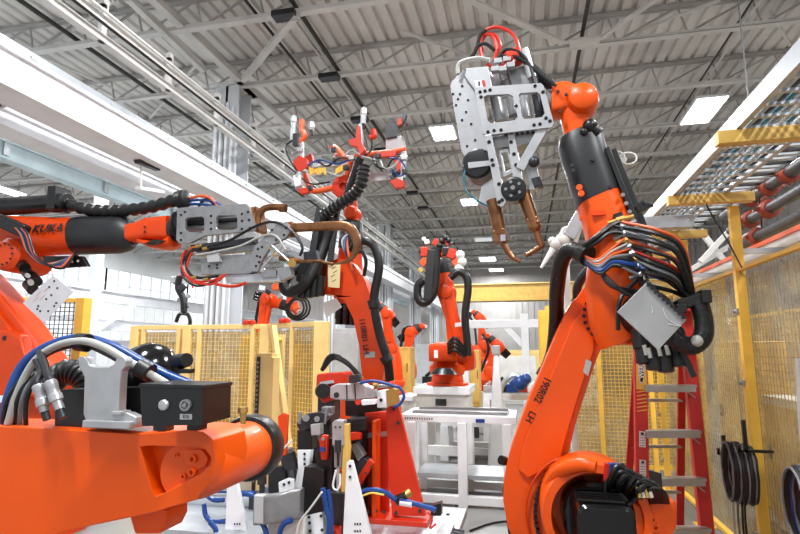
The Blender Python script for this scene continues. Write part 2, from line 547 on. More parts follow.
# pipes and conduits under the roof
def roofpipe(a, r, m, label, name='sprinkler_pipe', z=ZC + 0.12):
    p = QZ(a[0], a[1], z)
    return single(name, MB().cyl((p.x, -4, z), (p.x, 42, z), r, n=10), m, label, 'pipe')
roofpipe((60, 28), 0.045, M['iron'], 'black pipe crossing the upper left roof, nearest the picture edge')
roofpipe((290, 56), 0.03, M['iron'], 'thin black pipe under the roof passing behind the small welding tools')
roofpipe((330, 58), 0.045, M['iron'], 'thick black pipe under the roof above the small welding tools')
roofpipe((583, 30), 0.04, M['iron'], 'dark pipe under the roof straight above the right robot wrist')
for k, px in enumerate((315, 320, 324)): roofpipe((px, 50), 0.017, M['joistw'], 'grey conduit, %s of three beside the thick black roof pipe' % ('left', 'middle', 'right')[k], 'roof_conduit')
for k, px in enumerate((728, 735)): roofpipe((px, 38), 0.02, M['joistw'] if k else M['iron'], ['dark conduit running back under the roof to the big lamp', 'pale conduit running back under the roof to the big lamp'][k], 'roof_conduit')
for k in range(-1, 7):
    y = 8.4 + 2.3 * k
    p = QZ(320, 50, ZC + .12)
    single('conduit_box', MB().mm((p.x - 0.28, y - 0.22, ZC - 0.15), (p.x + 0.16, y + 0.02, ZC - 0.046)), M['dsteel'], 'grey junction box where the roof conduits cross a joist', 'box', 'junction boxes on the roof conduits')
# loose cross bracing wires between joists
for i, (a, b) in enumerate([((30, 60), (115, 0)), ((40, 55), (112, 88)), ((150, 118), (200, 60)), ((400, 30), (480, 60)), ((640, 30), (720, 0)), ((770, 10), (790, 45))]):
    rod('cross_brace', QZ(a[0], a[1], ZC + 0.2), QZ(b[0], b[1], ZC + 0.2), 0.05, 0.05, M['joistw'], ['thin roof brace at the upper left corner', 'thin roof brace over the white girder', 'thin roof brace left of the nearest column', 'thin roof brace left of the welding gun', 'thin roof brace right of the wrist', 'thin roof brace above the big lamp'][i], 'brace')

# high-bay lamps
def lamp(name, X, Y, z, w, l, label, pair=False, dim=False, power=0):
    r = thing(name, label, 'ceiling lamp', (X, Y, z), 'high-bay lamps')
    mb = MB().mm((X - w / 2 - 0.04, Y - l / 2 - 0.04, z + 0.02), (X + w / 2 + 0.04, Y + l / 2 + 0.04, z + 0.09)); obj('housing', mb, M['white'], r, bevel=0.01)
    for s in ((-1, 1) if pair else (0,)):
        ww = w * 0.42 if pair else w
        obj('diffuser', MB().mm((X + s * w * 0.26 - ww / 2, Y - l / 2, z), (X + s * w * 0.26 + ww / 2, Y + l / 2, z + 0.02)), M['lampdim'] if dim else M['lamp'], r)
    for s in (-1, 1): obj('hanger', MB().cyl((X, Y + s * l * 0.4, z + 0.08), (X, Y + s * l * 0.4, ZT - 0.02), 0.008, n=6), M['dsteel'], r)
    if power:
        ld = bpy.data.lights.new('high_bay_light', 'AREA'); ld.shape = 'RECTANGLE'; ld.size = w; ld.size_y = l; ld.energy = power; ld.color = (0.96, 0.98, 1)
        lo = bpy.data.objects.new('high_bay_light', ld); lo.location = (0, 0, -0.02); lo.parent = r; COL.objects.link(lo)
    return r
PW = 520
lamp('ceiling_lamp', 4.6, 14.3, 7.66, 0.66, 1.5, 'big square glowing ceiling lamp over the cable tray, nearest of all lamps', power=PW)
lamp('ceiling_lamp', -2.0, 14.1, 7.6, 0.62, 0.9, 'glowing twin lamp just left of the big welding gun', True, power=PW)
lamp('ceiling_lamp', -2.0, 21.3, 7.6, 0.62, 0.9, 'glowing twin lamp beside the lower end of the big welding gun', True, power=PW)
lamp('ceiling_lamp', -2.0, 29.0, 7.6, 0.9, 0.9, 'dim pale ceiling lamp between the small tooling robot and the copper electrodes', dim=True)
lamp('ceiling_lamp', -2.2, 35.5, 7.6, 1.0, 1.4, 'small glowing lamp near the far wall, upper of two', power=PW)
lamp('ceiling_lamp', -1.9, 40.6, 7.6, 1.0, 1.2, 'small glowing lamp near the far wall, lower of two', power=PW)
lamp('ceiling_lamp', -8.5, 24.0, 7.3, 1.2, 1.6, 'pale rectangular lamp over the left aisle', dim=True)
for i, (X, Y) in enumerate([(-2, 6.0), (4.5, 5.5), (-2, 0.0), (4.5, -1), (-10.5, 5), (-10.5, 13), (-14, 22), (-19, 16), (-19, 26), (-19, 36), (-12, 34)]):  # lamps over the left aisle are added to brighten the left wall
    lamp('ceiling_lamp', X, Y, 7.66, 0.62, 1.2, 'glowing high-bay lamp out of view overhead, left-aisle ones added to brighten the wall', True, power=PW * (1.25 if X < -9 else 1.1))

# yellow crane bridge far down the hall
r = thing('crane_bridge', 'wide yellow crane bridge spanning the far end of the hall', 'crane', (-1, 22, 3.6))
a = Q(480, 285, 24); b = Q(480, 300, 24)
obj('bridge_girder', MB().mm((-3.4, 24, b.z), (8, 24.5, a.z)), M['gold'], r, bevel=0.02)
obj('lower_flange', MB().mm((-3.4, 23.85, b.z - 0.06), (8, 24.6, b.z)), M['gold'], r)
obj('upper_flange', MB().mm((-3.4, 23.9, a.z), (8, 24.55, a.z + 0.05)), M['cream'], r)
for X, z0_, z1_ in ((-3.3, 0, b.z - .06), (7.8, 0, b.z - .06)): obj('end_leg', MB().mm((X - 0.1, 24.15, z0_), (X + 0.1, 24.35, z1_)), M['gold'], r)

# light
w = bpy.data.worlds.new('world'); S0.world = w; w.use_nodes = True
w.node_tree.nodes['Background'].inputs[0].default_value = (0.93, 0.96, 1, 1)
w.node_tree.nodes['Background'].inputs[1].default_value = 0.85
vsx = S0.view_settings; vsx.view_transform = 'Standard'; vsx.look = 'None'; vsx.gamma = 1; vsx.exposure = 0.0; vsx.use_curve_mapping = False
# hook trolley hanging from the crane beam and a small arm at the left edge
TX = lambda a, b: QX(a, b, -5.9)
p = TX(147, 166)
r = thing('hoist_trolley', 'small dark hoist trolley with a hanging rod below the white girders', 'trolley', p)
obj('carriage', MB().bar(TX(137, 161), TX(158, 169), .1, .07), M['dsteel'], r, bevel=.01)
obj('wheel', MB().cyl(TX(139, 160) - V((.06, 0, 0)), TX(139, 160) + V((.06, 0, 0)), .05, n=14), M['iron'], r); obj('wheel', MB().cyl(TX(156, 167) - V((.06, 0, 0)), TX(156, 167) + V((.06, 0, 0)), .05, n=14), M['iron'], r)
obj('rod', MB().cyl(TX(141, 166), TX(141, 190), .018, n=8), M['joistw'], r)
obj('lower_bar', MB().bar(TX(138, 188), TX(162, 192), .1, .05), M['white'], r)
obj('suspension', MB().cyl(p, V((p.x, p.y, 4.69)), .012, n=6), M['dsteel'], r)
r = thing('splice_bracket', 'dark bracket joining the lower white beam at the left picture edge', 'bracket', QX(8, 98, -6.7))
obj('arm', MB().bar(QX(-8, 108, -6.65), QX(14, 88, -6.65), .08, .08), M['dsteel'], r); obj('plate', MB().bar(QX(0, 102, -6.6), QX(7, 99, -6.6), .1, .16), M['joistw'], r)

# ================================================================ guards, cable tray, pipes, ladder
def mesh_panel(mb, p0, p1, z0, z1, step=0.05, r=0.0035):
    """welded wire between two ground points, wires as thin square bars"""
    p0 = V(p0); p1 = V(p1); d = p1 - p0; L = d.length; d.normalize(); nv = d.cross(V((0, 0, 1)))
    k = 0
    while k * step <= L:
        q = p0 + d * k * step; mb.bar(q + V((0, 0, z0)), q + V((0, 0, z1)), r * 2, r * 2, nv); k += 1
    z = z0
    while z <= z1:
        mb.bar(p0 + V((0, 0, z)) + nv * r, p1 + V((0, 0, z)) + nv * r, r * 2, r * 2); z += step


def sheet(p0, p1, z0, z1, amp=0.02, nx=60, nz=14, ph=0.0):
    mb = MB(); p0 = V(p0); p1 = V(p1); d = (p1 - p0); nv = d.normalized().cross(V((0, 0, 1)))
    vs = []; fs = []
    for i in range(nx + 1):
        for j in range(nz + 1):
            u = i / nx; w = j / nz
            a = amp * (math.sin(u * 47 + ph + 2 * w) * 0.6 + math.sin(u * 113 + w * 5) * 0.3) * (0.4 + 0.6 * w)
            vs.append(p0 + d * u + nv * a + V((0, 0, z0 + (z1 - z0) * w)))
    for i in range(nx):
        for j in range(nz): a = i * (nz + 1) + j; fs.append((a, a + nz + 1, a + nz + 2, a + 1))
    return mb.add(vs, fs)


XF = 1.66; ZF = 2.34
r = thing('guard_fence', 'long yellow mesh guard fence on the right, behind the coiled cables', 'fence', (XF, 4, 0))
for Y, zt in ((1.86, ZF + 0.02), (3.28, 2.84), (4.7, 2.84), (6.12, 2.84), (7.54, ZF + 0.02)):
    p = obj('post', MB().mm((XF - 0.03, Y - 0.03, 0), (XF + 0.04, Y + 0.03, zt)), M['yellow'], r, bevel=0.004)
    mb = MB()
    for z in (0.35, 0.9, 1.45, 2.0): 
        obj('clip', MB().cyl((XF - 0.03, Y + 0.045, z), (XF - 0.055, Y + 0.045, z), 0.016, n=8).mm((XF - 0.032, Y - 0.02, z - 0.02), (XF - 0.04, Y + 0.06, z + 0.02)), M['steel'], p)
    obj('foot_plate', MB().mm((XF - 0.09, Y - 0.09, 0), (XF + 0.09, Y + 0.09, 0.012)), M['yellow'], p)
obj('top_rail', MB().mm((XF - 0.02, 1.35, ZF - 0.03), (XF + 0.03, 7.54, ZF)), M['yellow'], r, bevel=0.004)
obj('bottom_rail', MB().mm((XF - 0.02, 1.35, 0.12), (XF + 0.03, 7.54, 0.15)), M['yellow'], r)
mb = MB(); mesh_panel(mb, (XF + 0.075, 1.36, 0), (XF + 0.075, 7.54, 0), 0.15, ZF, 0.05, 0.0018)
o = obj('wire_mesh', mb, M['khaki'], r, flat=True)
cu = single('clear_curtain', sheet((XF + 0.058, 7.5, 0), (XF + 0.058, 1.3, 0), 0.02, ZF - 0.06, 0.012, 110, 14), M['film'], 'creased see-through plastic curtain hung along the right guard fence', 'curtain')
for k in range(16):
    y = 1.6 + 0.34 * k
    single('curtain_ring', MB().tube([(XF + 0.03 + 0.03 * math.cos(a), y, ZF - 0.035 + 0.03 * math.sin(a)) for a in [i * PI / 5 for i in range(11)]], 0.0035, 5, 2), M['steel'], 'small steel ring hanging the clear curtain from the yellow top rail', 'ring', 'curtain rings on the right fence')
# crumpled bag-like fold at the right edge
single('folded_film', sheet((XF - 0.08, 3.75, 0), (XF - 0.08, 3.36, 0), 0.95, 1.65, 0.03, 20, 14, 1.0), M['lgrey'], 'crumpled grey plastic flap on the curtain at the right edge of the picture', 'flap')
# return fence behind the ladder and a second yellow line behind the curtain
def plain_fence(name, pts, zt, m, film, label, posts=None, w=0.06, step=0.05, wr=0.003, wirem=None, group=None):
    r = thing(name, label, 'fence', (pts[0][0], pts[0][1], 0), group)
    for a in pts: obj('post', MB().mm((a[0] - w / 2, a[1] - w / 2, 0), (a[0] + w / 2, a[1] + w / 2, zt)), m, r, bevel=0.004)
    for a, b in zip(pts, pts[1:]):
        a = V((a[0], a[1], 0)); b = V((b[0], b[1], 0))
        obj('rail', MB().bar(a + V((0, 0, zt - 0.03)), b + V((0, 0, zt - 0.03)), 0.04, 0.05), m, r)
        obj('rail', MB().bar(a + V((0, 0, 0.15)), b + V((0, 0, 0.15)), 0.04, 0.05), m, r)
        mb = MB(); mesh_panel(mb, a, b, 0.15, zt - 0.03, step, wr); obj('wire_mesh', mb, wirem or m, r, flat=True)
        if film: obj('film_panel', MB().bar(a + V((0, 0.03, zt / 2)), b + V((0, 0.03, zt / 2)), 0.004, zt - 0.25), film, r, flat=True)
    return r
plain_fence('return_fence', [(0.33, 8.1), (1.0, 8.1), (1.66, 8.1), (2.3, 8.1)], 2.33, M['yellow'], M['filmy'], 'yellow mesh guard fence seen between the right robot arm and the ladder', wirem=M['gold'])
plain_fence('inner_fence', [(3.2, 9.5), (3.2, 6.5), (3.2, 4.2), (3.2, 2.2)], 2.2, M['gold'], None, 'second yellow fence glimpsed through the clear curtain', wirem=M['gold'], w=0.07)
mb = MB()
for i in range(4):
    y = 3.0 + i * 1.3
    r = thing('machine_cabinet', ['ochre cabinet behind the curtain at the right edge', 'ochre cabinet behind the curtain, second from the right edge', 'ochre cabinet behind the curtain beside the tall yellow post', 'ochre cabinet farthest back behind the curtain'][i], 'cabinet', (2.6, y, 0))
    h = (1.5, 1.9, 1.25, 1.8)[i]
    obj('body', MB().mm((2.35, y, 0), (2.85, y + 0.75, h)), M['gold'] if i != 2 else M['offwhite'], r, bevel=0.01)
    obj('door', MB().mm((2.33, y + 0.05, 0.1), (2.35, y + 0.7, h - 0.08)), M['cream'] if i % 2 else M['gold'], r, bevel=0.004)
    obj('handle', MB().mm((2.31, y + 0.6, h * 0.5), (2.33, y + 0.63, h * 0.5 + 0.15)), M['black'], r)

# ---- far-left guards
yf = plain_fence('side_fence', [tuple(Q(84, 300, 5.85)[:2]), tuple(Q(22, 300, 5.6)[:2]), tuple(Q(-60, 300, 5.4)[:2])], 2.36, M['yellow'], None, 'yellow guard fence with dark square mesh behind the left robot and the paper sheet', w=0.13, wirem=M['dsteel'], step=0.055, wr=0.0045)
ZC_ = 0; a0 = Q(136, 330, 7.5); a1 = Q(188, 330, 7.5); a2 = Q(266, 330, 7.5); a3 = Q(281, 330, 7.1); a4 = Q(322, 330, 6.9)
def cell_fence():
    zt = 2.08
    r = thing('cell_fence', 'pale yellow robot cell guard with tinted mesh panels left of the middle robot', 'fence', (a0.x, a0.y, 0))
    for p, w in ((a0, 0.13), (a1, 0.12), (a2, 0.16), (a4, 0.2)):
        po = obj('post', MB().mm((p.x - w / 2, p.y - 0.05, 0), (p.x + w / 2, p.y + 0.05, zt)), M['cream'], r, bevel=0.006)
        obj('foot_plate', MB().mm((p.x - w, p.y - 0.1, 0), (p.x + w, p.y + 0.1, 0.015)), M['cream'], po)
    for i, (a, b) in enumerate(((a0, a1), (a1, a2), (a2, a4))):
        for z in (zt - 0.03, 0.12): obj('rail', MB().bar((a.x, a.y, z), (b.x, b.y, z), 0.05, 0.07), M['cream'], r, bevel=0.004)
        A = V((a.x, a.y, 0)); B = V((b.x, b.y, 0)); d = (B - A)
        for u in ((0.16, 0.84) if i < 2 else (0.5,)):
            q = A + d * u; obj('stile', MB().mm((q.x - 0.03, q.y - 0.03, 0.12), (q.x + 0.03, q.y + 0.03, zt - 0.03)), M['cream'], r, bevel=0.003)
        mb = MB(); mesh_panel(mb, A, B, 0.15, zt - 0.05, 0.06, 0.002); obj('wire_mesh', mb, M['cream'], r, flat=True)
        obj('film_panel', MB().bar(A + V((0, 0.04, zt / 2)), B + V((0, 0.04, zt / 2)), 0.004, zt - 0.2), M['filmy'], r, flat=True)
cell_fence()
# yellow machinery inside the cell, behind the tinted panels
for i, (px, w, h) in enumerate(((160, 0.3, 1.6), (215, 0.35, 1.2), (250, 0.22, 1.95), (300, 0.25, 1.8))):
    p = Q(px, 340, 8.3)
    r = thing('cell_cabinet', ['yellow cabinet behind the leftmost tinted panel', 'low yellow cabinet behind the middle tinted panel', 'tall slim yellow cabinet behind the middle tinted panel', 'yellow cabinet behind the right tinted panel'][i], 'cabinet', (p.x, 8.3, 0))
    obj('body', MB().mm((p.x - w / 2, 8.2, 0), (p.x + w / 2, 8.6, h)), M['gold'] if i % 2 else M['cream'], r, bevel=0.01)
    obj('door', MB().mm((p.x - w / 2 + 0.03, 8.18, 0.08), (p.x + w / 2 - 0.03, 8.2, h - 0.06)), M['gold'], r)
    obj('lock', MB().cyl((p.x + w / 4, 8.18, h * 0.6), (p.x + w / 4, 8.15, h * 0.6), 0.02, n=10), M['steel'], r)
# light curtain stand in front, pale yellow with a black perforated strip
p = Q(262, 353, 5.6); x0 = Q(257, 353, 5.6).x; x1 = Q(273, 353, 5.6).x; zt = p.z
r = thing('light_curtain_post', 'short pale yellow post with a black sensor strip in front of the cell guard', 'post', (p.x, 5.6, 0))
obj('housing', MB().mm((x0, 5.58, 0), (x1, 5.72, zt)), M['cream'], r, bevel=0.006)
obj('sensor_strip', MB().mm((x0 + 0.015, 5.565, 0.2), (x0 + 0.055, 5.58, zt - 0.04)), M['black'], r)
mb = MB()
for i in range(26): mb.mm((x0 + 0.025, 5.56, 0.3 + i * 0.05), (x0 + 0.045, 5.565, 0.325 + i * 0.05))
each('slot', mb, M['steel'], r)
obj('side_plate', MB().mm((x1, 5.56, 0), (x1 + 0.03, 5.72, zt - 0.05)), M['cream'], r, bevel=0.003)
obj('foot_plate', MB().mm((x0 - 0.06, 5.52, 0), (x1 + 0.08, 5.8, 0.015)), M['yellow'], r)
# leaning pale yellow brace of the sliding door
pA = Q(273, 330, 6.3); pB = Q(290, 415, 6.1)
single('door_strut', MB().bar(V((pA.x, 6.3, 2.0)), V((pB.x + 0.15, 6.0, 0.0)), 0.07, 0.06), M['cream'], 'slanting pale yellow strut leaning beside the short sensor post', 'strut', bevel=0.004)
pA = Q(281, 335, 6.6)
r = thing('door_mast', 'slim pale yellow door mast with a round knob near its top', 'post', (pA.x, 6.6, 0))
obj('mast', MB().mm((pA.x - 0.04, 6.58, 0), (pA.x + 0.04, 6.66, 1.9)), M['cream'], r, bevel=0.004)
obj('knob', MB().ball((pA.x, 6.56, 1.83), 0.03), M['yellow'], r)

# ---- cable tray on yellow T supports
XT0, XT1, ZTR = 1.2, 1.6, 2.925
r = thing('cable_tray', 'galvanised ladder cable tray running back along the right fence above head height', 'cable tray', (XT0, 4, ZTR))
for X, w in ((XT0, -1), (XT1, 1)):
    mb = MB().mm((X - 0.004, 1.2, ZTR), (X + 0.004, 7.6, ZTR + 0.1)); mb.mm((X - (0.03 if w > 0 else 0), 1.2, ZTR), (X + (0.03 if w < 0 else 0), 7.6, ZTR + 0.006)); mb.mm((X - (0.02 if w > 0 else 0), 1.2, ZTR + 0.094), (X + (0.02 if w < 0 else 0), 7.6, ZTR + 0.1))
    obj('side_rail', mb, M['zinc'], r, flat=True)
for k in range(42):
    y = 1.3 + k * 0.15
    obj('rung', MB().mm((XT0, y - 0.012, ZTR + 0.004), (XT1, y + 0.012, ZTR + 0.02)), M['zinc'], r)
for i in range(9):
    x = XT0 + 0.03 + i * 0.042
    m = [M['teal'], M['lgrey'], M['black'], M['teal'], M['grey'], M['lgrey'], M['teal'], M['lgrey'], M['black']][i]
    y0 = 1.2; pts = []
    while y0 < 7.5: pts.append((x + random.uniform(-0.01, 0.01), y0, ZTR + 0.034 + random.uniform(0, 0.004))); y0 += 0.35
    single('tray_cable', MB().tube(pts, 0.011, 6, 3), m, '%s cable lying in the galvanised tray, %s from its outer rail' % (['teal', 'pale grey', 'black', 'teal', 'dark grey', 'pale grey', 'teal', 'pale grey', 'black'][i], ['first', 'second', 'third', 'fourth', 'fifth', 'sixth', 'seventh', 'eighth', 'ninth'][i]), 'cable', 'cables in the tray')
# a second, wider tray beyond
r = thing('cable_tray', 'second cable tray beyond the fence, crossing the upper right corner', 'cable tray', (1.75, 4, 3.15))
for X in (1.75, 2.08): obj('side_rail', MB().mm((X - 0.005, 1.6, 3.15), (X + 0.005, 7.6, 3.23)), M['dsteel'], r)
for k in range(60):
    y = 1.7 + k * 0.098
    obj('rung', MB().mm((1.75, y - 0.02, 3.15), (2.08, y + 0.02, 3.165)), M['zinc'] if k % 3 else M['dsteel'], r)
for i, (y, xa, xb) in enumerate(((3.25, 1.1, 1.72), (4.6, 1.16, 1.78), (6.0, 1.2, 1.86), (7.3, 1.1, 1.9))):
    single('tray_crossbar', MB().mm((xa, y - 0.035, ZTR - 0.08), (xb, y + 0.035, ZTR - 0.003)), M['gold'], ['yellow crossbar under the cable tray nearest the top right corner', 'yellow T-shaped crossbar on the tall fence post under the tray', 'yellow crossbar under the tray behind the silver channel', 'farthest yellow crossbar under the cable tray'][i], 'crossbar', bevel=0.004)
    for s in (0, 1):
        pass
    if y > 7:
        single('hanger_post', MB().mm((1.83, y - 0.03, 0), (1.88, y + 0.03, ZTR - 0.003)), M['gold'], 'yellow upright beyond the curtain carrying the farthest crossbar', 'post')
# silver channel below the tray
a = Q(648, 232, 4.7); b = Q(693, 222, 4.7)
single('strut_channel', MB().mm((0.62, 4.66, a.z + 0.02), (b.x - 0.0, 4.78, a.z + 0.12)), M['zinc'], 'pale silver rectangular channel sticking out below the cable tray', 'channel', bevel=0.004)
# dark pipes with grooved couplings beyond the fence
for i, (X, s, r_, cps) in enumerate(((2.35, 0.665, 0.06, (5.3, 5.7, 6.1)), (2.35, 0.575, 0.055, (5.75, 6.2)), (2.3, 0.485, 0.055, (5.95,)))):
    z = 1.7 + s * X
    r = thing('process_pipe', ['uppermost dark pipe with red couplings beyond the right fence', 'middle dark pipe with red couplings beyond the right fence', 'lowest dark pipe with a red coupling beyond the right fence'][i], 'pipe', (X, 5, z))
    obj('pipe_run', MB().cyl((X, 1.5, z), (X, 6.9 - i * 0.15, z), r_, n=16), M['pipe'], r)
    for y in cps:
        mb = MB().lathe((X, y - 0.05, z), (0, 1, 0), [(0, r_ + 0.012), (0.02, r_ + 0.035), (0.08, r_ + 0.035), (0.1, r_ + 0.012)], 18)
        for s_ in (-1, 1): mb.box((X + s_ * (r_ + 0.04), y, z), (0.045, 0.06, 0.03)); mb.box((X, y, z + s_ * (r_ + 0.025)), (0.03, 0.06, 0.03))
        obj('coupling', mb, M['coupling'], r)
obj_ = None
for Y in (2.4, 3.3, 5.9):
    rod('pipe_hanger', (2.33, Y, 1.7 + 0.485 * 2.3 - 0.06), (2.33, Y, ZC), 0.012, 0.012, M['black'], 'thin black rod hanging the dark pipes beyond the right fence', 'rod', 'pipe hanger rods')
single('cable_drop', MB().tube([Q(697, 187, 4.6), Q(712, 215, 4.6), Q(728, 242, 4.5), Q(742, 268, 4.4)], 0.006, 6), M['black'], 'thin black cable slanting down from the tray to the fence top', 'cable')
# grey lattice glimpsed behind the pipes
for i, (a, b) in enumerate((((700, 262), (738, 222)), ((700, 230), (725, 262)), ((690, 270), (760, 228)))):
    rod('lattice_bar', Q(a[0], a[1], 12 + i * .3), Q(b[0], b[1], 12 + i * .3), 0.1, 0.1, M['joistw'], ['grey lattice bar rising right behind the tray post', 'grey lattice bar falling right behind the tray post', 'long grey lattice bar behind the dark pipes'][i], 'bar')
# orange and white busbar line above the fence
r = thing('busbar', 'white and orange busbar duct running above the right fence top', 'duct', (1.95, 4, 2.65))
obj('duct', MB().mm((1.98, 1.2, 2.49), (2.04, 7.2, 2.59)), M['white'], r); obj('orange_strip', MB().mm((1.965, 1.2, 2.565), (1.98, 7.2, 2.6)), M['orhose'], r)
for y in (3.28, 4.7, 6.12): obj('bracket', MB().mm((XF + .04, y - .02, 2.45), (2.04, y + .02, 2.49)), M['zinc'], r)

# ---- coiled cables on hooks
def coil(cx, cy, cz, rx, rz, n, label, mats, th=0.009, hang=()):
    r = thing('coiled_cable', label, 'cable coil', (cx, cy, cz - rz))
    for k in range(n):
        pts = []; dx = -(k - n / 2) * th * 1.6; sc = 1 - 0.05 * random.random() - 0.12 * abs(k - n / 2) / n
        for i in range(21):
            a = 2 * PI * i / 20
            pts.append((cx + dx * .62 - 0.03 + random.uniform(-.004, .004), cy + rx * sc * math.cos(a) - dx * .5, cz + rz * sc * math.sin(a) * (1.0 + 0.06 * random.random()) - 0.02 * sc * (1 - math.sin(a))))
        obj('loop', MB().tube(pts, th, 7, 2), mats[k % len(mats)], r)
    for (dy, z1, m) in hang:
        obj('tail', MB().tube([(cx - 0.04, cy + dy, cz - rz * 0.8), (cx - 0.05, cy + dy * 1.05, (cz - rz + z1) / 2), (cx - 0.04, cy + dy * 1.1, z1)], th * 0.8, 6, 4), m, r)
c0 = QX(740, 470, XF - 0.17)
coil(c0.x + 0.02, c0.y, c0.z, 0.13, 0.19, 14, 'bundle of black and grey cable coiled on hooks on the right fence', [M['rubber'], M['grey'], M['rubber'], M['dsteel']], 0.0095, [(0.12, 0.25, M['lgrey']), (0.03, 0.3, M['grey']), (-0.05, 0.2, M['rubber']), (-0.1, 0.28, M['rubber'])])
c1 = QX(803, 500, XF - 0.17)
coil(c1.x + 0.02, c1.y - 0.06, c1.z, 0.15, 0.19, 12, 'dark blue and black cable coil cut off by the right picture edge', [M['rubber'], M['grey'], M['blue'], M['rubber'], M['dsteel']], 0.009, [])
for (px, py, lb, L) in ((723, 435, 'black hook on the fence at the left of the coiled cable', 0.15), (743, 420, 'long black hook on the fence post at the right of the coiled cable', 0.22)):
    p = QX(px, py, XF - 0.17)
    single('cable_hook', MB().mm((p.x - 0.012, p.y - 0.012, p.z - L), (p.x + 0.012, p.y + 0.012, p.z)).mm((p.x - 0.05, p.y - 0.012, p.z - L), (p.x + 0.17, p.y + 0.012, p.z - L + 0.02)).mm((p.x - 0.05, p.y - 0.012, p.z - L), (p.x - 0.035, p.y + 0.012, p.z - L + 0.05)), M['black'], lb, 'hook')

# ---- red stepladder
def ladder():
    Y0 = 4.45
    r = thing('stepladder', 'red fibreglass stepladder with silver steps standing behind the right robot', 'ladder', (1.1, 4.6, 0))
    # front pair of rails lean back; the rail facing us is the left one
    A = Q(637, 348, 4.5); B = Q(645, 480, 4.2)
    top = V((Q(641, 325, 4.72).x, 4.72, 2.02)); lf = V((Q(640, 480, 4.38).x - 0.02, 4.38, 0.0))
    rt = V((top.x + 0.36, 4.8, 2.02)); rf = V((lf.x + 0.48, 4.5, 0.0))
    for a, b in ((lf, top), (rf, rt)):
        q = obj('rail', MB().bar(a, b, 0.085, 0.022, (0, 1, 0)).bar(a + V((0.04, 0.03, 0)), b + V((0.04, 0.03, 0)), 0.012, 0.07, (0, 1, 0)).bar(a + V((-0.04, 0.03, 0)), b + V((-0.04, 0.03, 0)), 0.012, 0.07, (0, 1, 0)), M['ladred'], r, bevel=0.002)
        obj('foot', MB().bar(a, a + (b - a).normalized() * 0.1, 0.1, 0.09, (0, 1, 0)), M['black'], q)
    for k in range(5):
        u = 0.21 + k * 0.165
        a = lf.lerp(top, u); b = rf.lerp(rt, u)
        obj('step', MB().bar(a + V((0.02, -0.02, 0)), b + V((0, -0.02, 0)), 0.09, 0.018).bar(a + V((0.02, -0.065, -0.018)), b + V((0, -0.065, -0.018)), 0.006, 0.05).bar(a + V((0.02, 0.02, -0.018)), b + V((0, 0.02, -0.018)), 0.006, 0.05), M['alu'], r)
        obj('step_bracket', MB().bar(b + V((-0.09, -0.03, -0.01)), b + V((0, -0.03, -0.09)), 0.02, 0.006), M['alu'], r)
    # rear rails
    for a, b in ((lf + V((0.02, 0.95, 0)), top + V((0.02, 0.1, -0.05))), (rf + V((0.02, 0.95, 0)), rt + V((0, 0.1, -0.05)))):
        obj('rear_rail', MB().bar(a, b, 0.06, 0.03, (0, 1, 0)), M['ladred'], r, bevel=0.003)
    for u in (0.25, 0.45, 0.65, 0.8, 0.9):
        a = (lf + V((0.02, 0.95, 0))).lerp(top + V((0.02, 0.1, -0.05)), u); b = (rf + V((0.02, 0.95, 0))).lerp(rt + V((0, 0.1, -0.05)), u)
        obj('rear_brace', MB().bar(a, b, 0.03, 0.025), M['alu'], r)
    obj('top_cap', MB().mm((top.x - 0.08, 4.66, 2.0), (rt.x + 0.08, 4.92, 2.06)), M['ladred'], r, bevel=0.01)
    # decals on the near rail
    d = (top - lf).normalized(); n = V((0, -1, 0)); n = (n - d * n.dot(d)).normalized(); x = d.cross(n) * -1; x = V((1, 0, 0))
    def at(u, s=0, l=0.013): return lf.lerp(top, u) + x * s + n * l
    obj('yellow_label', MB().bar(at(0.69), at(0.86), 0.075, 0.004, n), M['yellow'], r, label='yellow label with a black maker badge')
    obj('badge', MB().loft([(at(0.78, 0, 0.016), x * 0.022, d * 0.14, 2.4), (at(0.78, 0, 0.018), x * 0.022, d * 0.14, 2.4)], 24), M['white'], r)
    obj('badge_field', MB().loft([(at(0.78, 0, 0.0185), x * 0.018, d * 0.13, 2.4), (at(0.78, 0, 0.0195), x * 0.018, d * 0.13, 2.4)], 24), M['ink'], r)
    mb = MB(); text_on(mb, 'WERNER', 0.05, at(0.78, 0, 0.0205), d, -x, True); obj('badge_letters', mb, M['white'], r)
    mb = MB()
    for k in range(6): mb.bar(at(0.68 - k * 0.014, -0.035) , at(0.68 - k * 0.014 + 0.006, 0.035), 0.008, 0.004, n)
    obj('stripes', mb, M['yellow'], r)
    mb = MB()
    for k in range(8):
        q = rf.lerp(rt, 0) 
    for u, w in ((0.51, 0.055), (0.41, 0.07)):
        l = obj('sticker', MB().bar(at(u - 0.028), at(u + 0.028), 0.045, 0.003, n), M['white'], r)
        mb = MB()
        for k in range(5): mb.bar(at(u - 0.022 + k * 0.009, -0.017, 0.016), at(u - 0.022 + k * 0.009, 0.017, 0.016), 0.003, 0.001, n)
        mb.bar(at(u + 0.02, -0.01, 0.016), at(u + 0.02, 0.01, 0.016), 0.016, 0.001, n); obj('print', mb, M['ink'], l)
ladder()

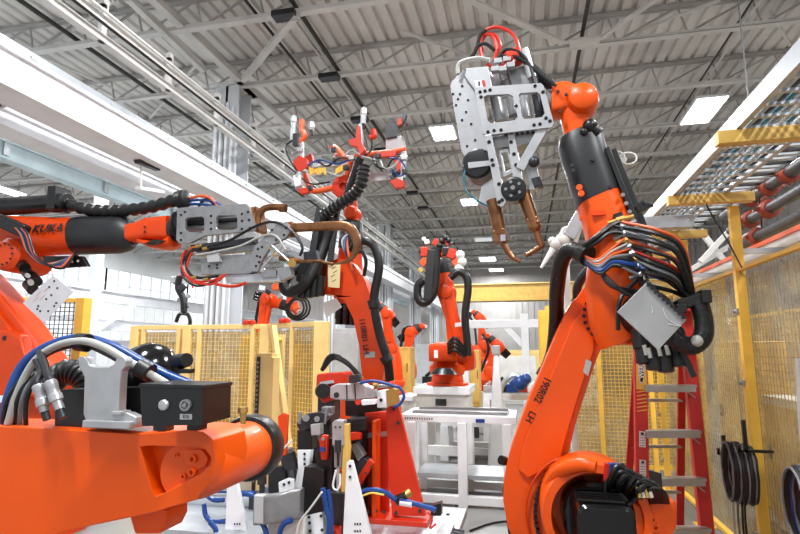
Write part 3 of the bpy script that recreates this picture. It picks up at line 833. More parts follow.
# ================================================================ robots
def circ_outline(S, rs, E, re, waist, bow=0.0, n=14):
    """outline of a robot link: two round ends joined by gently waisted flanks, in 2D"""
    S = V(S); E = V(E); d = (E - S); L = d.length; d.normalize(); q = V((-d.y, d.x))
    pts = []
    for i in range(n + 1):   # far end, from +q side round the tip to -q side
        a = PI / 2 - PI * i / n
        pts.append(E + (d * math.cos(a) * 1 + q * math.sin(a)) * re if False else E + d * (re * math.cos(a)) + q * (re * math.sin(a)))
    for u in (0.8, 0.55, 0.3):
        w = waist if u == 0.55 else (waist * 0.5 + (re if u > 0.5 else rs) * 0.5)
        pts.append(S + d * L * u - q * (w - bow))
    for i in range(n + 1):
        a = -PI / 2 - PI * i / n
        pts.append(S + d * (rs * math.cos(a)) + q * (rs * math.sin(a)))
    for u in (0.3, 0.55, 0.8):
        w = waist if u == 0.55 else (waist * 0.5 + (re if u > 0.5 else rs) * 0.5)
        pts.append(S + d * L * u + q * (w + bow))
    return [(p.x, p.y) for p in pts]


def robot(label, S, E, W, H, base_z=0.0, base_u=-0.3, v=None, k=1.0, group=None, detail=True, om=None, hose=True, gear=True, rings=True):
    """S shoulder, E elbow, W wrist, H flange tip (world). v = sideways axis"""
    S, E, W, H = V(S), V(E), V(W), V(H)
    om = om or M['orange2']
    v = V(v or (0, -1, 0)).normalized()
    d1 = (E - S).normalized(); d2 = (W - E).normalized()
    u = V((0, 0, 1)).cross(v).normalized()
    r = thing('industrial_robot', label, 'robot', (S.x + u.x * base_u * k, S.y + u.y * base_u * k, base_z), group)
    B = V((S.x + u.x * base_u * k, S.y + u.y * base_u * k, base_z))
    # foot and turning column
    obj('base_frame', MB().lathe(B, (0, 0, 1), [(0, .42 * k), (.05 * k, .42 * k), (.06 * k, .33 * k), (.2 * k, .3 * k), (.22 * k, .34 * k), (.27 * k, .34 * k)], 28), om, r, bevel=0.006)
    C = B + V((0, 0, .27 * k))
    zt = max(S.z - C.z, 0.2 * k)
    mb = MB().lathe(C, (0, 0, 1), [(0, .36 * k), (.1 * k, .36 * k), (.16 * k, .3 * k), (zt * 0.75, .24 * k), (zt, .16 * k)], 28)
    mb.loft([(S - v * .27 * k - V((0, 0, zt * .5)), u * .28 * k, V((0, 0, 1)) * zt * .5, 4), (S - v * .05 * k - V((0, 0, zt * .4)), u * .26 * k, V((0, 0, 1)) * zt * .55, 4)], 24)
    obj('turning_column', mb, om, r, bevel=0.006)
    obj('shoulder_gear', MB().lathe(S - v * .3 * k, v, [(0, .2 * k), (.1 * k, .24 * k), (.2 * k, .24 * k), (.24 * k, .21 * k)], 28), om, r)
    mo = obj('shoulder_motor', MB().lathe(S - v * .28 * k, -v, [(0, .13 * k), (.2 * k, .13 * k), (.22 * k, .1 * k), (.34 * k, .1 * k), (.35 * k, .07 * k)], 20), M['gloss'], r)
    # link arm: an outline plate with real thickness
    pl = Plane(S + v * .0, v)
    if pl.n.dot(v) < 0: pl.n = v.copy()
    s2 = pl.uv(S); e2 = pl.uv(E)
    la = obj('link_arm', MB().poly(pl.off(.08 * k), circ_outline(s2, .23 * k, e2, .17 * k, .13 * k, .0), th=.17 * k, uv=True), om, r, bevel=.03 * k, angle=50)
    obj('link_rib', MB().loft([(S + d1 * .26 * k + v * .165 * k, d1.cross(v) * .07 * k, v * .03 * k, 4), (E - d1 * .2 * k + v * .165 * k, d1.cross(v) * .05 * k, v * .03 * k, 4)], 20), om, la)
    for c, rr in ((S, .2), (E, .15)):
        g = obj('joint_ring', MB().lathe(c + v * .16 * k, v, [(0, rr * k), (.03 * k, rr * k), (.04 * k, rr * .85 * k), (.045 * k, rr * .3 * k)], 28), om, la)
        if detail and rings:
            mb = MB(); x = d1; y = d1.cross(v)
            mb.bolts([c + v * .17 * k + (x * math.cos(a) + y * math.sin(a)) * rr * .93 * k for a in [2 * PI * i / 14 for i in range(14)]], v, .011 * k, .03 * k)
            obj('ring_bolts', mb, M['hole'], g)
    # elbow and forearm
    n2 = d2.cross(v).normalized(); Ec = E - v * .12 * k
    L2 = (W - E).length
    eb = obj('elbow_housing', MB().lathe(E + v * .02 * k, -v, [(0, .17 * k), (.05 * k, .19 * k), (.28 * k, .19 * k), (.32 * k, .15 * k)], 28).loft([(Ec - d2 * .24 * k, n2 * .13 * k, v * .12 * k, 4), (Ec - d2 * .1 * k, n2 * .18 * k, v * .15 * k, 4), (Ec + d2 * .2 * k, n2 * .17 * k, v * .15 * k, 4)], 28), om, r, bevel=.01 * k)
    for s_ in (-1, 0, 1):
        a = Ec - d2 * .22 * k + n2 * s_ * .09 * k
        obj('wrist_motor', MB().lathe(a, -d2, [(0, .055 * k), (.2 * k, .055 * k), (.22 * k, .045 * k), (.28 * k, .045 * k)], 16), M['gloss'], eb)
    fs = lambda t, w, h, e=3.2: (Ec + d2 * t, n2 * w * k, v * h * k, e)
    obj('forearm', MB().loft([fs(.18 * k, .17, .15), fs(L2 * .35, .15, .14), fs(L2 * .5, .145, .135, 2.6)], 32), om, r)
    obj('forearm_sleeve', MB().loft([fs(L2 * .5, .15, .14, 2.6), fs(L2 * .52, .155, .145, 2.6), fs(L2 * .86, .135, .13, 2.6), fs(L2 * .9, .11, .11, 2.4)], 32), M['sleeve'], r)
    Wc = W - v * .12 * k
    mb = MB().loft([(Ec + d2 * L2 * .88, n2 * .085 * k, v * .085 * k, 3), (Wc - d2 * .02 * k, n2 * .075 * k, v * .08 * k, 3)], 24)
    mb.lathe(Wc - v * .12 * k, v, [(0, .07 * k), (.03 * k, .095 * k), (.21 * k, .095 * k), (.24 * k, .07 * k)], 22)
    dh = (H - W).normalized()
    mb.lathe(Wc, dh, [(0, .08 * k), ((H - W).length * .8, .08 * k)], 20)
    wr = obj('wrist', mb, om, r, bevel=.006)
    obj('mounting_flange', MB().lathe(Wc + dh * (H - W).length * .8, dh, [(0, .09 * k), (.03 * k, .09 * k), (.03 * k, .06 * k), (.05 * k, .06 * k)], 22), M['steel'], wr)
    if hose:
        q = d1.cross(v) * (1 if d1.cross(v).dot(u) > 0 else -1) * 1
        obj('hose_pack', MB().tube([S - v * .0 - q * .3 * k - d1 * .1, S + d1 * .3 * k - q * .28 * k, E - d1 * .25 * k - q * .27 * k, E - q * .33 * k + d2 * .1 * k, E + d2 * .3 * k - q * .26 * k, Ec + d2 * L2 * .6 - q * .24 * k, W - q * .2 * k], .045 * k, 10, 6, rib=.12, ribn=70), M['rubber'], r)
    return r, dict(v=v, u=u, d1=d1, d2=d2, n2=n2, Ec=Ec, Wc=Wc, om=om, B=B, la=la, eb=eb, k=k)


# ---------------------------------------------------------------- right robot, built close up
def right_robot():
    Y = 3.62                                   # front face of the link arm
    O = M['orange']; m = Y / FPX
    cx = Q(612, 350, 3.4).x
    r = thing('industrial_robot', 'big orange robot on the right, its bent arm marked 190R02 LH and its wrist raised', 'robot', (cx, 3.45, 0))
    B = V((cx, 3.45, 0))
    obj('base_frame', MB().lathe(B, (0, 0, 1), [(0, .46), (.05, .46), (.06, .36), (.2, .33), (.22, .37), (.28, .37)], 32), O, r, bevel=.006)
    # turning column with its motor bay
    pl = Plane((0, 3.22, 0), (0, 1, 0))
    bay = [(585, 560), (586, 535), (632, 500), (640, 506), (674, 499), (677, 504), (677, 528), (668, 545), (650, 560), (640, 640), (590, 640)]
    mb = MB().poly(pl, bay, th=.42, back=True)
    mb.lathe(B + V((0, 0, .28)), (0, 0, 1), [(0, .38), (.14, .38), (.22, .33), (.3, .3)], 32)
    tc = obj('turning_column', mb, O, r, bevel=.018, angle=45)
    mb = MB()
    for p in ((655, 527), (652, 505 + 14), (665, 540), (633, 527)):
        c = pl(*p); mb.lathe(c, (0, -1, 0), [(0, .022), (.018, .02), (.018, .01), (.004, .009)], 12, False)
    each('screw_boss', mb, O, tc)
    # shoulder motor seat: thick orange ring round the black motor
    ms = Q(597, 519, 3.2); rm = 39 * 3.2 / FPX; ro = 49 * 3.2 / FPX
    obj('shoulder_ring', MB().lathe((ms.x, 3.58, ms.z), (0, -1, 0), [(0, ro * .98), (.1, ro * 1.0), (.33, ro * 1.0), (.38, ro * .96), (.385, rm * 1.02), (.34, rm * .98), (.2, rm * .96), (.2, .01)], 48, False), O, r, angle=40)
    mo = obj('shoulder_motor', MB().loft([((ms.x, 3.5, ms.z), V((rm * .8, 0, 0)), V((0, 0, rm * .8)), 2), ((ms.x + .01, 3.2, ms.z), V((rm * .8, 0, 0)), V((0, 0, rm * .8)), 2.4), ((ms.x + .01, 3.18, ms.z), V((rm * .72, 0, 0)), V((0, 0, rm * .72)), 3)], 32), M['gloss'], r)
    mb = MB().loft([((ms.x + .0, 3.2, ms.z + .01), V((rm * .62, 0, 0)), V((0, 0, rm * .58)), 6), ((ms.x + .02, 2.98, ms.z + .0), V((rm * .6, 0, 0)), V((0, 0, rm * .56)), 6), ((ms.x + .02, 2.965, ms.z), V((rm * .52, 0, 0)), V((0, 0, rm * .5)), 6)], 32)
    for i in range(4): mb.mm((ms.x - rm * .5, 3.0 + i * .045, ms.z + rm * .58), (ms.x + rm * .5, 3.02 + i * .045, ms.z + rm * .64))
    obj('motor_cap', mb, M['gloss'], mo, bevel=.006)
    c = V((ms.x + .05, 2.962, ms.z - .02))
    obj('arrow_mark', MB().add([c + V((-.012, -.003, -.014)), c + V((-.012, -.003, .014)), c + V((.014, -.003, 0))], [(0, 1, 2)]), M['white'], mo)
    # link arm
    pl = Plane((0, Y, 0), (0, 1, 0))
    out = [(572, 302), (578, 296), (584, 287), (590, 284), (597, 290), (606, 286), (617, 287), (628, 293), (635, 303), (637, 316), (634, 330), (625, 341), (613, 346), (601, 349), (594, 366), (585, 394), (575, 426), (569, 452), (569, 470), (574, 490), (580, 520), (582, 550), (570, 575), (540, 572), (520, 552), (508, 528), (503, 500), (504, 478), (509, 455), (517, 430), (529, 398), (543, 366), (558, 330), (566, 312)]
    la = obj('link_arm', MB().poly(pl, out, th=.24, back=True), O, r, bevel=.035, angle=50)
    # raised flat web down the front of the link
    rid = [(585, 306), (594, 330), (594, 350), (580, 392), (566, 438), (560, 462), (545, 470), (528, 478), (518, 470), (522, 446), (540, 400), (558, 356), (572, 322)]
    obj('raised_web', MB().poly(pl.off(.012), rid, th=.04), O, la, bevel=.012, angle=50)
    # text down the edge of the link
    mb = MB(); a = Q(549, 376, Y - .035); b = Q(536, 404, Y - .035); dd = (b - a).normalized()
    text_on(mb, '190R02', .064, (a + b) / 2 + V((0, 0, 0)), dd, dd.cross(V((0, 1, 0))) * -1 if False else V((dd.z, 0, -dd.x)) * -1, True, sx=.86)
    a = Q(529, 424, Y - .035)
    obj('lettering', mb, M['ink'], la, flat=True, label='black stencilled letters 190R02'); mb = MB()
    text_on(mb, 'LH', .06, Q(530.5, 417, Y - .035), dd, V((dd.z, 0, -dd.x)) * -1, True)
    obj('lettering', mb, M['ink'], la, flat=True, label='black stencilled letters LH')
    s = pl.off(.036)
    st = obj('rating_label', MB().poly(s, [(586, 359), (592, 362), (588, 376), (583, 372)], th=.003), M['lgrey'], la, label='small pale rating label')
    # shoulder joint: curved seam with bolt heads and bumper
    c = pl(578, 516)
    mb = MB(); bs = []
    for i in range(18):
        a = PI * (.62 + .62 * i / 17); rr = 46 * m
        bs.append(c + V((math.cos(a) * rr * .82, -.0, math.sin(a) * rr)))
    mb.bolts(bs, (0, -1, 0), .012, .06); obj('shoulder_bolts', mb, M['hole'], la)
    mb = MB().tube([c + V((math.cos(a) * 53 * m * .86, -.03, math.sin(a) * 53 * m)) for a in [PI * (.45 + .75 * i / 20) for i in range(21)]], .007, 6, 2); obj('seam', mb, M['orange2'], la)
    obj('bumper_stop', MB().tube([Q(550, 484, 3.3), Q(558, 473, 3.24), Q(570, 467, 3.18), Q(584, 464.5, 3.14), Q(596, 467, 3.12)], lambda t: .034 + .006 * math.sin(t * PI), 14, 6), O, r)
    obj('edge_guard', MB().poly(pl.off(-.03), [(502, 488), (507, 484), (512, 505), (521, 523), (528, 545), (520, 560), (508, 533)], th=.2, back=True), M['black'], la, bevel=.01)
    obj('side_plug', MB().cyl(Q(505, 461, 3.75), Q(501, 460, 3.72), .03, n=14), M['black'], la)
    # elbow joint: orange gear housing, ring of bolts, black motor
    e = Q(612, 316, Y); rr = 27 * m
    obj('elbow_ring', MB().lathe((e.x, Y, e.z), (0, -1, 0), [(0, rr * 1.02), (.03, rr * 1.02), (.035, rr * .88), (.05, rr * .86)], 48), O, la, angle=40)
    mb = MB().bolts([(e.x + rr * .95 * math.cos(a), Y - .028, e.z + rr * .95 * math.sin(a)) for a in [2 * PI * i / 26 for i in range(26)]], (0, -1, 0), .011, .016); obj('ring_bolts', mb, M['hole'], la)
    ea = V((.42, -1, -.04)).normalized()
    eh = obj('elbow_housing', MB().lathe((e.x, Y - .03, e.z), ea, [(0, rr * .92), (.08, rr * .98), (.17, rr * .98), (.2, rr * .92)], 48), O, r)
    eb = obj('elbow_motor', MB().lathe(V((e.x, Y - .03, e.z)) + ea * .2, ea, [(0, rr * .84), (.06, rr * .86), (.07, rr * .74), (.22, rr * .68), (.24, rr * .5)], 36), M['black'], r)
    # in-line arm behind the ring, up to the forearm
    Yf = 3.42
    def sec(p1, p2, depth, e=3.0, Yc=Yf):
        a = Q(p1[0], p1[1], Yc); b = Q(p2[0], p2[1], Yc); c = (a + b) / 2
        return (c, (b - a) / 2, V((0, depth / 2, 0)), e)
    obj('forearm_root', MB().loft([sec((600, 350), (652, 330), .24), sec((590, 325), (650, 305), .3), sec((585, 290), (645, 272), .32), sec((588, 262), (640, 240), .32), sec((588, 246), (632, 228), .31)], 36), O, r)
    obj('forearm', MB().loft([sec((588, 247), (632, 229), .31), sec((583, 226), (625, 209), .3, 3), sec((577, 208), (619, 191), .3, 2.6)], 36), O, r)
    fs = obj('forearm_sleeve', MB().loft([sec((576.5, 208.5), (619.5, 190.5), .305, 2.6), sec((575, 204), (618, 186), .31, 2.6), sec((566, 175), (608, 158), .29, 2.6), sec((558, 151), (602, 135), .285, 2.6), sec((559, 142), (597, 128), .25, 2.4), sec((568, 139), (588, 131), .12, 2)], 36), M['sleeve'], r)
    mb = MB().bolts([Q(579, 188, 3.26), Q(581, 194, 3.26)], (0, -1, 0), .018, .02, 12); each('orange_plug', mb, O, fs)
    mb = MB().bolts([Q(572, 166, 3.27), Q(573, 171, 3.27), Q(593, 160, 3.27), Q(611, 187, 3.28)], (0, -1, 0), .012, .015, 8); each('dark_plug', mb, M['hole'], fs)
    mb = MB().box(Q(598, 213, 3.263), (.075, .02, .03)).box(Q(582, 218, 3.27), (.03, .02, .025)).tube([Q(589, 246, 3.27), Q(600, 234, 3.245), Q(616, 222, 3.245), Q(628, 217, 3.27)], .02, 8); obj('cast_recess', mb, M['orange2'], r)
    # wrist
    mb = MB().loft([sec((565, 142), (587, 134), .15, 2.4), sec((562, 126), (588, 120), .16, 2.8), sec((558, 108), (590, 104), .18, 3)], 28)
    w0 = Q(581, 104.5, 3.42)
    mb.lathe((w0.x, 3.56, w0.z), (0, -1, 0), [(0, .06), (.02, .09), (.1, .1), (.22, .1), (.27, .084), (.29, .05), (.295, .001)], 32, False)
    wr = obj('wrist', mb, O, r, bevel=.006)
    a = Q(566, 100, 3.42); b = Q(551, 103, 3.42)
    obj('wrist_body', MB().loft([(Q(576, 101, 3.42), V((0, 0, .09)), V((0, .085, 0)), 4), (a, V((0, 0, .1)), V((0, .095, 0)), 5), (b, V((0.01, 0, .105)), V((0, .1, 0)), 5)], 28), O, wr, bevel=.006)
    obj('flange', MB().lathe(b, (-1, 0, .15), [(0, .085), (.03, .085), (.03, .06), (.045, .06)], 24), M['steel'], wr)
    mb = MB().bolts([Q(558, 92, 3.31), Q(560, 112, 3.31), Q(566, 95, 3.31)], (0, -1, 0), .01, .012); each('wrist_screw', mb, M['hole'], wr)
    each('wrist_connector', MB().ball(Q(590, 126, 3.3), .045).cyl(Q(590, 126, 3.3), Q(600, 133, 3.3), .03, n=12).ball(Q(584, 132, 3.28), .025), M['black'], wr)
    # supply rail running down the side of the forearm
    rail = obj('supply_rail', MB().bar(Q(606, 150, 3.36), Q(650, 262, 3.3), .03, .09, (0, -1, 0)).bar(Q(612, 150, 3.5), Q(648, 240, 3.45), .05, .03, (0, -1, 0)), M['black'], r, bevel=.004)
    obj('rail_bracket', MB().bar(Q(636, 210, 3.3), Q(646, 205, 3.3), .05, .05).bar(Q(640, 207, 3.34), Q(649, 204, 3.3), .09, .02), M['black'], rail, bevel=.004)
    mb = MB()
    for i in range(9):
        a = Q(622 + i * 3.4, 196 + i * 8.4, 3.27); mb.cyl(a, a + V((0, -.03, 0)), .012, n=8)
    each('rail_screw', mb, M['steel'], rail)
    # connector strip with glands, cables running across it
    strip = obj('connector_strip', MB().bar(Q(617, 214, 3.24), Q(646, 288, 3.2), .05, .05, (0, -1, 0)), M['black'], r, bevel=.004)
    for i in range(9):
        a = Q(620 + i * 2.7, 220 + i * 6.6, 3.18)
        d = V((.09, -.01, .02 + .01 * (i % 3)))
        obj('cable_gland', MB().cyl(a - d * .7, a + d * .8, .014, n=10).cyl(a - d * .2, a + d * .3, .02, n=6), M['steel'] if i % 3 else M['brass'], strip)
    cabs = [('rubber', .02), ('rubber', .013), ('rubber', .016), ('orhose', .008), ('lgrey', .009), ('orhose', .008), ('grey', .012), ('rubber', .014), ('blue', .018), ('rubber', .014), ('grey', .012)]
    # left bundle: from the black cable guide at the left up over the forearm to the strip
    for i, (mm_, rr_) in enumerate(cabs):
        a = Q(580 + random.uniform(-2, 2), 250 + i * .9, 3.22)
        j = random.uniform(-3, 3); mid = Q(594 + i * .6, (238 if i < 3 else 252) + i * 2.2 + j * .5, 3.13)
        mid2 = Q(608 + i * .6, (226 if i < 3 else 240) + i * 2.6 + j, 3.15)
        e_ = Q(618 + i * 2.3, 222 + i * 5.4, 3.17)
        obj('cable', MB().tube([a, mid, mid2, e_], rr_ * .75, 7, 7), M[mm_], r)
    cabs2 = [('orhose', .009), ('rubber', .012), ('grey', .011), ('rubber', .014), ('orhose', .008), ('rubber', .011), ('redhose', .008), ('rubber', .014), ('grey', .010), ('blue', .014), ('rubber', .014), ('lgrey', .007), ('rubber', .012)]
    for i, (mm_, rr_) in enumerate(cabs2):
        a = Q(622 + i * 2.0, 222 + i * 4.8, 3.17)
        j = random.uniform(-5, 5); q1 = Q(648 + (11 - i) * 1.0, 232 + i * 4.4 + j * .6, 3.1 + j * .01)
        q2 = Q(671 + (11 - i) * 1.3 + j * .5, 250 + i * 3.4 + j, 3.12 + j * .012)
        q3 = Q(690 + (5 - i) * .9, 296, 3.2 + j * .01)
        obj('cable', MB().tube([a, q1, q2, q3], rr_, 7, 7), M[mm_], r)
    for (a_, b_, c_, mm_) in (((640, 262), (664, 278), (690, 298), 'rubber'), ((636, 280), (620, 300), (618, 330), 'rubber'), ((600, 270), (612, 286), (640, 292), 'rubber'), ((592, 262), (620, 290), (646, 300), 'rubber')):
        obj('cable', MB().tube([Q(*a_, 3.18), Q(*b_, 3.12), Q(*c_, 3.15)], .013, 7), M[mm_], r)
    # left vertical black conduit
    ch = obj('dress_hose', MB().tube([Q(584, 254, 3.25), Q(570, 250, 3.3), Q(561, 262, 3.4), Q(557, 290, 3.6), Q(556, 320, 3.85), Q(553, 350, 4.0), Q(546, 372, 4.0)], .046, 14, 8, rib=.05, ribn=70), M['rubber'], r)
    obj('hose_clamp', MB().lathe(Q(588, 256, 3.2), Q(580, 252, 3.24) - Q(588, 256, 3.2), [(0, .06), (.05, .06)], 20), M['black'], ch)
    obj('hose_end', MB().cyl(Q(547, 371, 4.0), Q(543, 378, 4.0), .06, n=14), M['black'], ch)
    # loop of hose behind the elbow
    obj('dress_hose', MB().tube([Q(600, 262, 3.7), Q(590, 268, 3.72), Q(578, 285, 3.74), Q(577, 300, 3.75)], .03, 12, 6), M['rubber'], r)
    # right: thick bend under the clamp
    cl = obj('hose_clamp', MB().bar(Q(676, 306, 3.15), Q(706, 297, 3.15), .1, .06), M['black'], r, bevel=.012)
    each('clamp_lug', MB().box(Q(704, 297, 3.13), (.05, .1, .07)).box(Q(680, 309, 3.1), (.05, .08, .05)), M['black'], cl, bevel=.006)
    obj('dress_hose', MB().tube([Q(697, 296, 3.15), Q(703, 318, 3.12), Q(703, 336, 3.1), Q(692, 346, 3.1), Q(676, 340, 3.12), Q(664, 326, 3.16)], .046, 14, 8, rib=.04, ribn=50), M['rubber'], r)
    obj('hose_collar', MB().ball(Q(697, 341, 3.06), .03), M['lgrey'], r)
    # wrist motors hanging below the elbow (black cylinders)
    hb = obj('motor_bank', MB().bar(Q(640, 300, 3.3), Q(668, 345, 3.25), .2, .16, (0, -1, 0)), M['black'], r, bevel=.02)
    for i, (x0, y0) in enumerate(((640, 345), (650, 351), (662, 353), (674, 347))):
        mo_ = obj('wrist_motor', MB().lathe(Q(x0, y0 - 18, 3.25), Q(x0 + 4, y0 + 16, 3.22) - Q(x0, y0 - 18, 3.25), [(0, .05), (.12, .05), (.13, .042), (.2, .042), (.205, .03)], 18), M['black'], hb)
    for i, (x0, y0) in enumerate(((645, 352), (649, 355), (659, 353), (667, 352))):
        obj('connector', MB().cyl(Q(x0 - 1, y0 - 7, 3.14), Q(x0 + 1.5, y0 + 3, 3.14), .011, n=10), M['lgrey'], r)
    obj('support_rod', MB().bar(Q(679, 345, 3.2), Q(694, 377, 3.2), .03, .03), M['black'], r, bevel=.004)
    # grey cover panel, tilted
    pp = Plane(Q(655, 310, 2.98), (-.12, 1, .12))
    gp = obj('cover_panel', MB().poly(pp, [(646, 283), (686, 320), (658, 350), (617, 312)], th=.012), M['panel'], r, bevel=.003, label='square pale grey plastic cover with wear marks')
    mb = MB()
    for i in range(10): mb.box(pp.off(.015)(649 + i * 3.9, 284.5 + i * 3.6), (.02, .012, .02))
    obj('cover_hinge', mb, M['black'], gp)
    mb = MB().tube([pp.off(.008)(*q) for q in ((663, 308), (666, 317), (672, 322), (681, 326), (668, 324))], .0018, 4, 5).tube([pp.off(.008)(*q) for q in ((651, 306), (653, 310), (652, 313))], .002, 4, 5)
    obj('scratches', mb, M['white'], gp)
    # cables and plugs in the motor bay
    for i in range(12):
        t = i / 11
        obj('bay_cable', MB().tube([Q(608 + 3 * i, 500, 3.26), Q(610 + 3 * i, 478 + 1.6 * i, 3.12 + .02 * (i % 3)), Q(620 + 3 * i, 466 + 1.6 * i + 4 * (i % 2), 3.12), Q(636 + 2.6 * i, 482 + i * 1, 3.14), Q(640 + 2.6 * i, 506, 3.26)], .011, 7, 6), M['rubber'], tc)
    mb = MB().tube([(Q(620, 489, 3.2).x + .08 * math.cos(a), 3.16 + .002 * a, Q(620, 489, 3.2).z + .075 * math.sin(a)) for a in [i * PI / 6 for i in range(38)]], .010, 7, 2); obj('bay_coil', mb, M['rubber'], tc)
    for x0, mm_ in ((606, 'ladred'), (609, 'blue'), (613, 'blue')): obj('bay_plug', MB().cyl(Q(x0, 482, 3.2), Q(x0 + 2, 463, 3.2), .018, n=12), M[mm_], tc, bevel=.003)
    for i in range(4): obj('bay_connector', MB().cyl(Q(640 + i * 4, 498, 3.12), Q(636 + i * 4, 485, 3.14), .01, n=10), M['lgrey'] if i % 2 else M['brass'], tc)
    obj('bay_connector', MB().loft([(Q(616, 464, 3.2), V((.03, 0, .01)), V((0, .03, 0)), 3), (Q(622, 470, 3.2), V((.02, 0, .03)), V((0, .03, 0)), 3)], 16), M['black'], tc)
    obj('bay_plate', MB().poly(Plane((0, 3.2, 0), (-.3, 1, 0)), [(649, 470), (661, 473), (663, 498), (651, 496)], th=.012), M['dsteel'], tc, bevel=.003)
    return r
right_robot()
# white antenna loops on a bracket behind the forearm
p0 = Q(624, 162, 3.62)
r = thing('white_wire_loops', 'two loops of white wire sticking out behind the right robot forearm', 'wire', p0)
for (a, b) in ((616, 157), (628, 158)):
    c = Q(a, b, 3.6); obj('loop', MB().tube([c + V((.055 * math.cos(t), .01, .04 * math.sin(t))) for t in [i * PI / 6 for i in range(13)]], .006, 6, 3), M['offwhite'], r)
obj('plug', MB().cyl(Q(622, 164, 3.6), Q(624, 158, 3.6), .022, n=10).cyl(Q(618, 172, 3.6), Q(622, 164, 3.6), .014, n=10), M['offwhite'], r)


# ---------------------------------------------------------------- spot-welding guns
def holes_on(pl, pts, n, r=.013, d=.006, m=None):
    mb = MB()
    for p in pts: mb.cyl(pl.off(-.004)(*p), pl.off(d)(*p), r, n=10)
    return mb

def big_gun():
    P0 = Plane(Q(513, 112, 3.3), (.1, 1, .04))
    r = thing('spot_welding_gun', 'big silver spot welding gun with two copper electrode arms, held high by the right robot', 'welding gun', Q(513, 190, 3.3))
    back = P0.off(-.26)
    fr = [(475, 91), (478, 88), (541, 84), (544, 87), (554, 124), (552, 128), (487, 136), (483, 134)]
    hA = [(484, 98), (487, 96), (509, 95), (513, 97), (518, 118), (515, 121), (491, 124), (488, 121)]
    hB = [(519, 96), (521, 94), (537, 93), (540, 95), (545, 114), (542, 118), (525, 120), (522, 117)]
    fp = obj('front_plate', MB().poly(P0, fr, [hA, hB], th=.03), M['alu'], r, bevel=.004)
    each('front_bolt', holes_on(P0.off(.015), [(480, 92), (485, 91), (490, 90), (516, 106), (535, 86), (488, 132), (494, 130.5), (501, 130), (543, 92), (546, 118), (540, 124), (534, 125), (550, 121), (481, 97)], None, .011), M['hole'], fp)
    obj('back_plate', MB().poly(back, fr, [hA, hB], th=.03), M['steel'], r, bevel=.004)
    # side cheek, turned away to the left
    ck = [(450, 85), (452, 80), (468, 78), (475, 91), (486, 136), (489, 150), (465, 158), (461, 150)]
    pc = P0.off(-.03)
    sc = obj('side_cheek', MB().poly(pc, ck, th=.2, back=True), M['alu'], r, bevel=.006)
    each('cheek_bolt', holes_on(pc, [(453, 94), (456, 105), (460, 94), (462, 86), (458, 99), (468, 100), (466, 112), (471, 124), (462, 120), (475, 140), (467, 146)], None, .008), M['hole'], sc)
    tb = obj('top_box', MB().poly(P0.off(.0), [(464, 76), (466, 68), (488, 66), (493, 88), (476, 92)], th=.2, back=True), M['alu'], r, bevel=.008)
    lab = obj('warning_label', MB().poly(P0.off(.006), [(474.5, 80.5), (484.5, 80), (485.5, 87), (476, 87.5)], th=.003), M['white'], tb, label='small white and red warning label')
    obj('label_red', MB().poly(P0.off(.009), [(481.5, 80.3), (484.5, 80.1), (485.4, 86.8), (483, 87)], th=.002), M['redink'], lab)
    obj('label_mark', MB().poly(P0.off(.009), [(478, 81.5), (480, 81.5), (480, 86), (478.5, 86)], th=.002), M['ink'], lab)
    mb = MB().poly(P0.off(-.05), [(451, 82), (464, 70), (468, 75), (455, 90)], th=.14, back=True); obj('top_slope', mb, M['panel'], tb, bevel=.004)
    obj('top_pipe', MB().tube([P0(458, 74), P0(458, 66), P0(463, 61), P0(478, 58), P0(490, 60)], .014, 8), M['lgrey'], tb)
    # cylinders inside the body and above
    for i, (a, b, c, d, rr, m) in enumerate(((492, 74, 502, 128, .05, 'alu'), (505, 68, 516, 126, .042, 'steel'), (519, 70, 527, 122, .05, 'alu'), (533, 74, 540, 118, .035, 'dsteel'))):
        obj('guide_cylinder', MB().lathe(P0.off(-.14)(a, b), P0.off(-.14)(c, d) - P0.off(-.14)(a, b), [(0, rr * .8), (.02, rr), (.1, rr), (.105, rr * .85), (.34, rr * .85)], 18), M[m], r)
    obj('drive_block', MB().poly(P0.off(-.08), [(508, 70), (530, 64), (536, 84), (512, 88)], th=.12, back=True), M['steel'], r, bevel=.006)
    mb = MB()
    for q in ((498, 62), (503, 70), (507, 60), (495, 70), (511, 66)): mb.box(P0.off(-.03)(*q), (.05, .05, .035)); mb.cyl(P0.off(-.03)(q[0], q[1]), P0.off(-.03)(q[0] + 4, q[1] - 6), .012, n=8)
    each('manifold_block', mb, M['alu'], r, bevel=.004)
    obj('red_valve', MB().lathe(P0.off(-.06)(503, 61), (1, 0, .2), [(0, .04), (.03, .06), (.1, .06), (.14, .04)], 16), M['red'], r)
    mb = MB().cyl(P0.off(-.04)(524, 50), P0.off(-.04)(532, 78), .028, n=14); obj('side_cylinder', mb, M['alu'], r)
    # red hoses
    for pts in ([(482, 60), (480, 45), (484, 32), (496, 27), (510, 32), (517, 42), (520, 55)], [(483, 58), (482, 42), (488, 34), (496, 36), (500, 46), (496, 56)], [(494, 60), (496, 48), (492, 36), (484, 34)], [(487, 64), (495, 68), (505, 64), (512, 60)]):
        obj('coolant_hose', MB().tube([P0.off(-.05 + .02 * (len(pts) % 3))(*q) for q in pts], .011, 8), M['redhose'], r)
    for pts in ([(497, 60), (505, 50), (518, 52), (528, 62), (533, 76), (535, 88)], [(473, 56), (478, 46), (486, 44), (494, 50)], [(470, 58), (476, 50), (480, 36), (486, 30)], [(500, 56), (512, 56), (522, 60), (540, 74), (556, 86)]):
        obj('cable', MB().tube([P0.off(-.02)(*q) for q in pts], .012, 8), M['rubber'], r)
    obj('cable_sheath', MB().tube([P0.off(-.14)(528, 66), P0.off(-.16)(545, 80), P0.off(-.18)(556, 90)], .035, 12, rib=.1, ribn=14), M['rubber'], r)
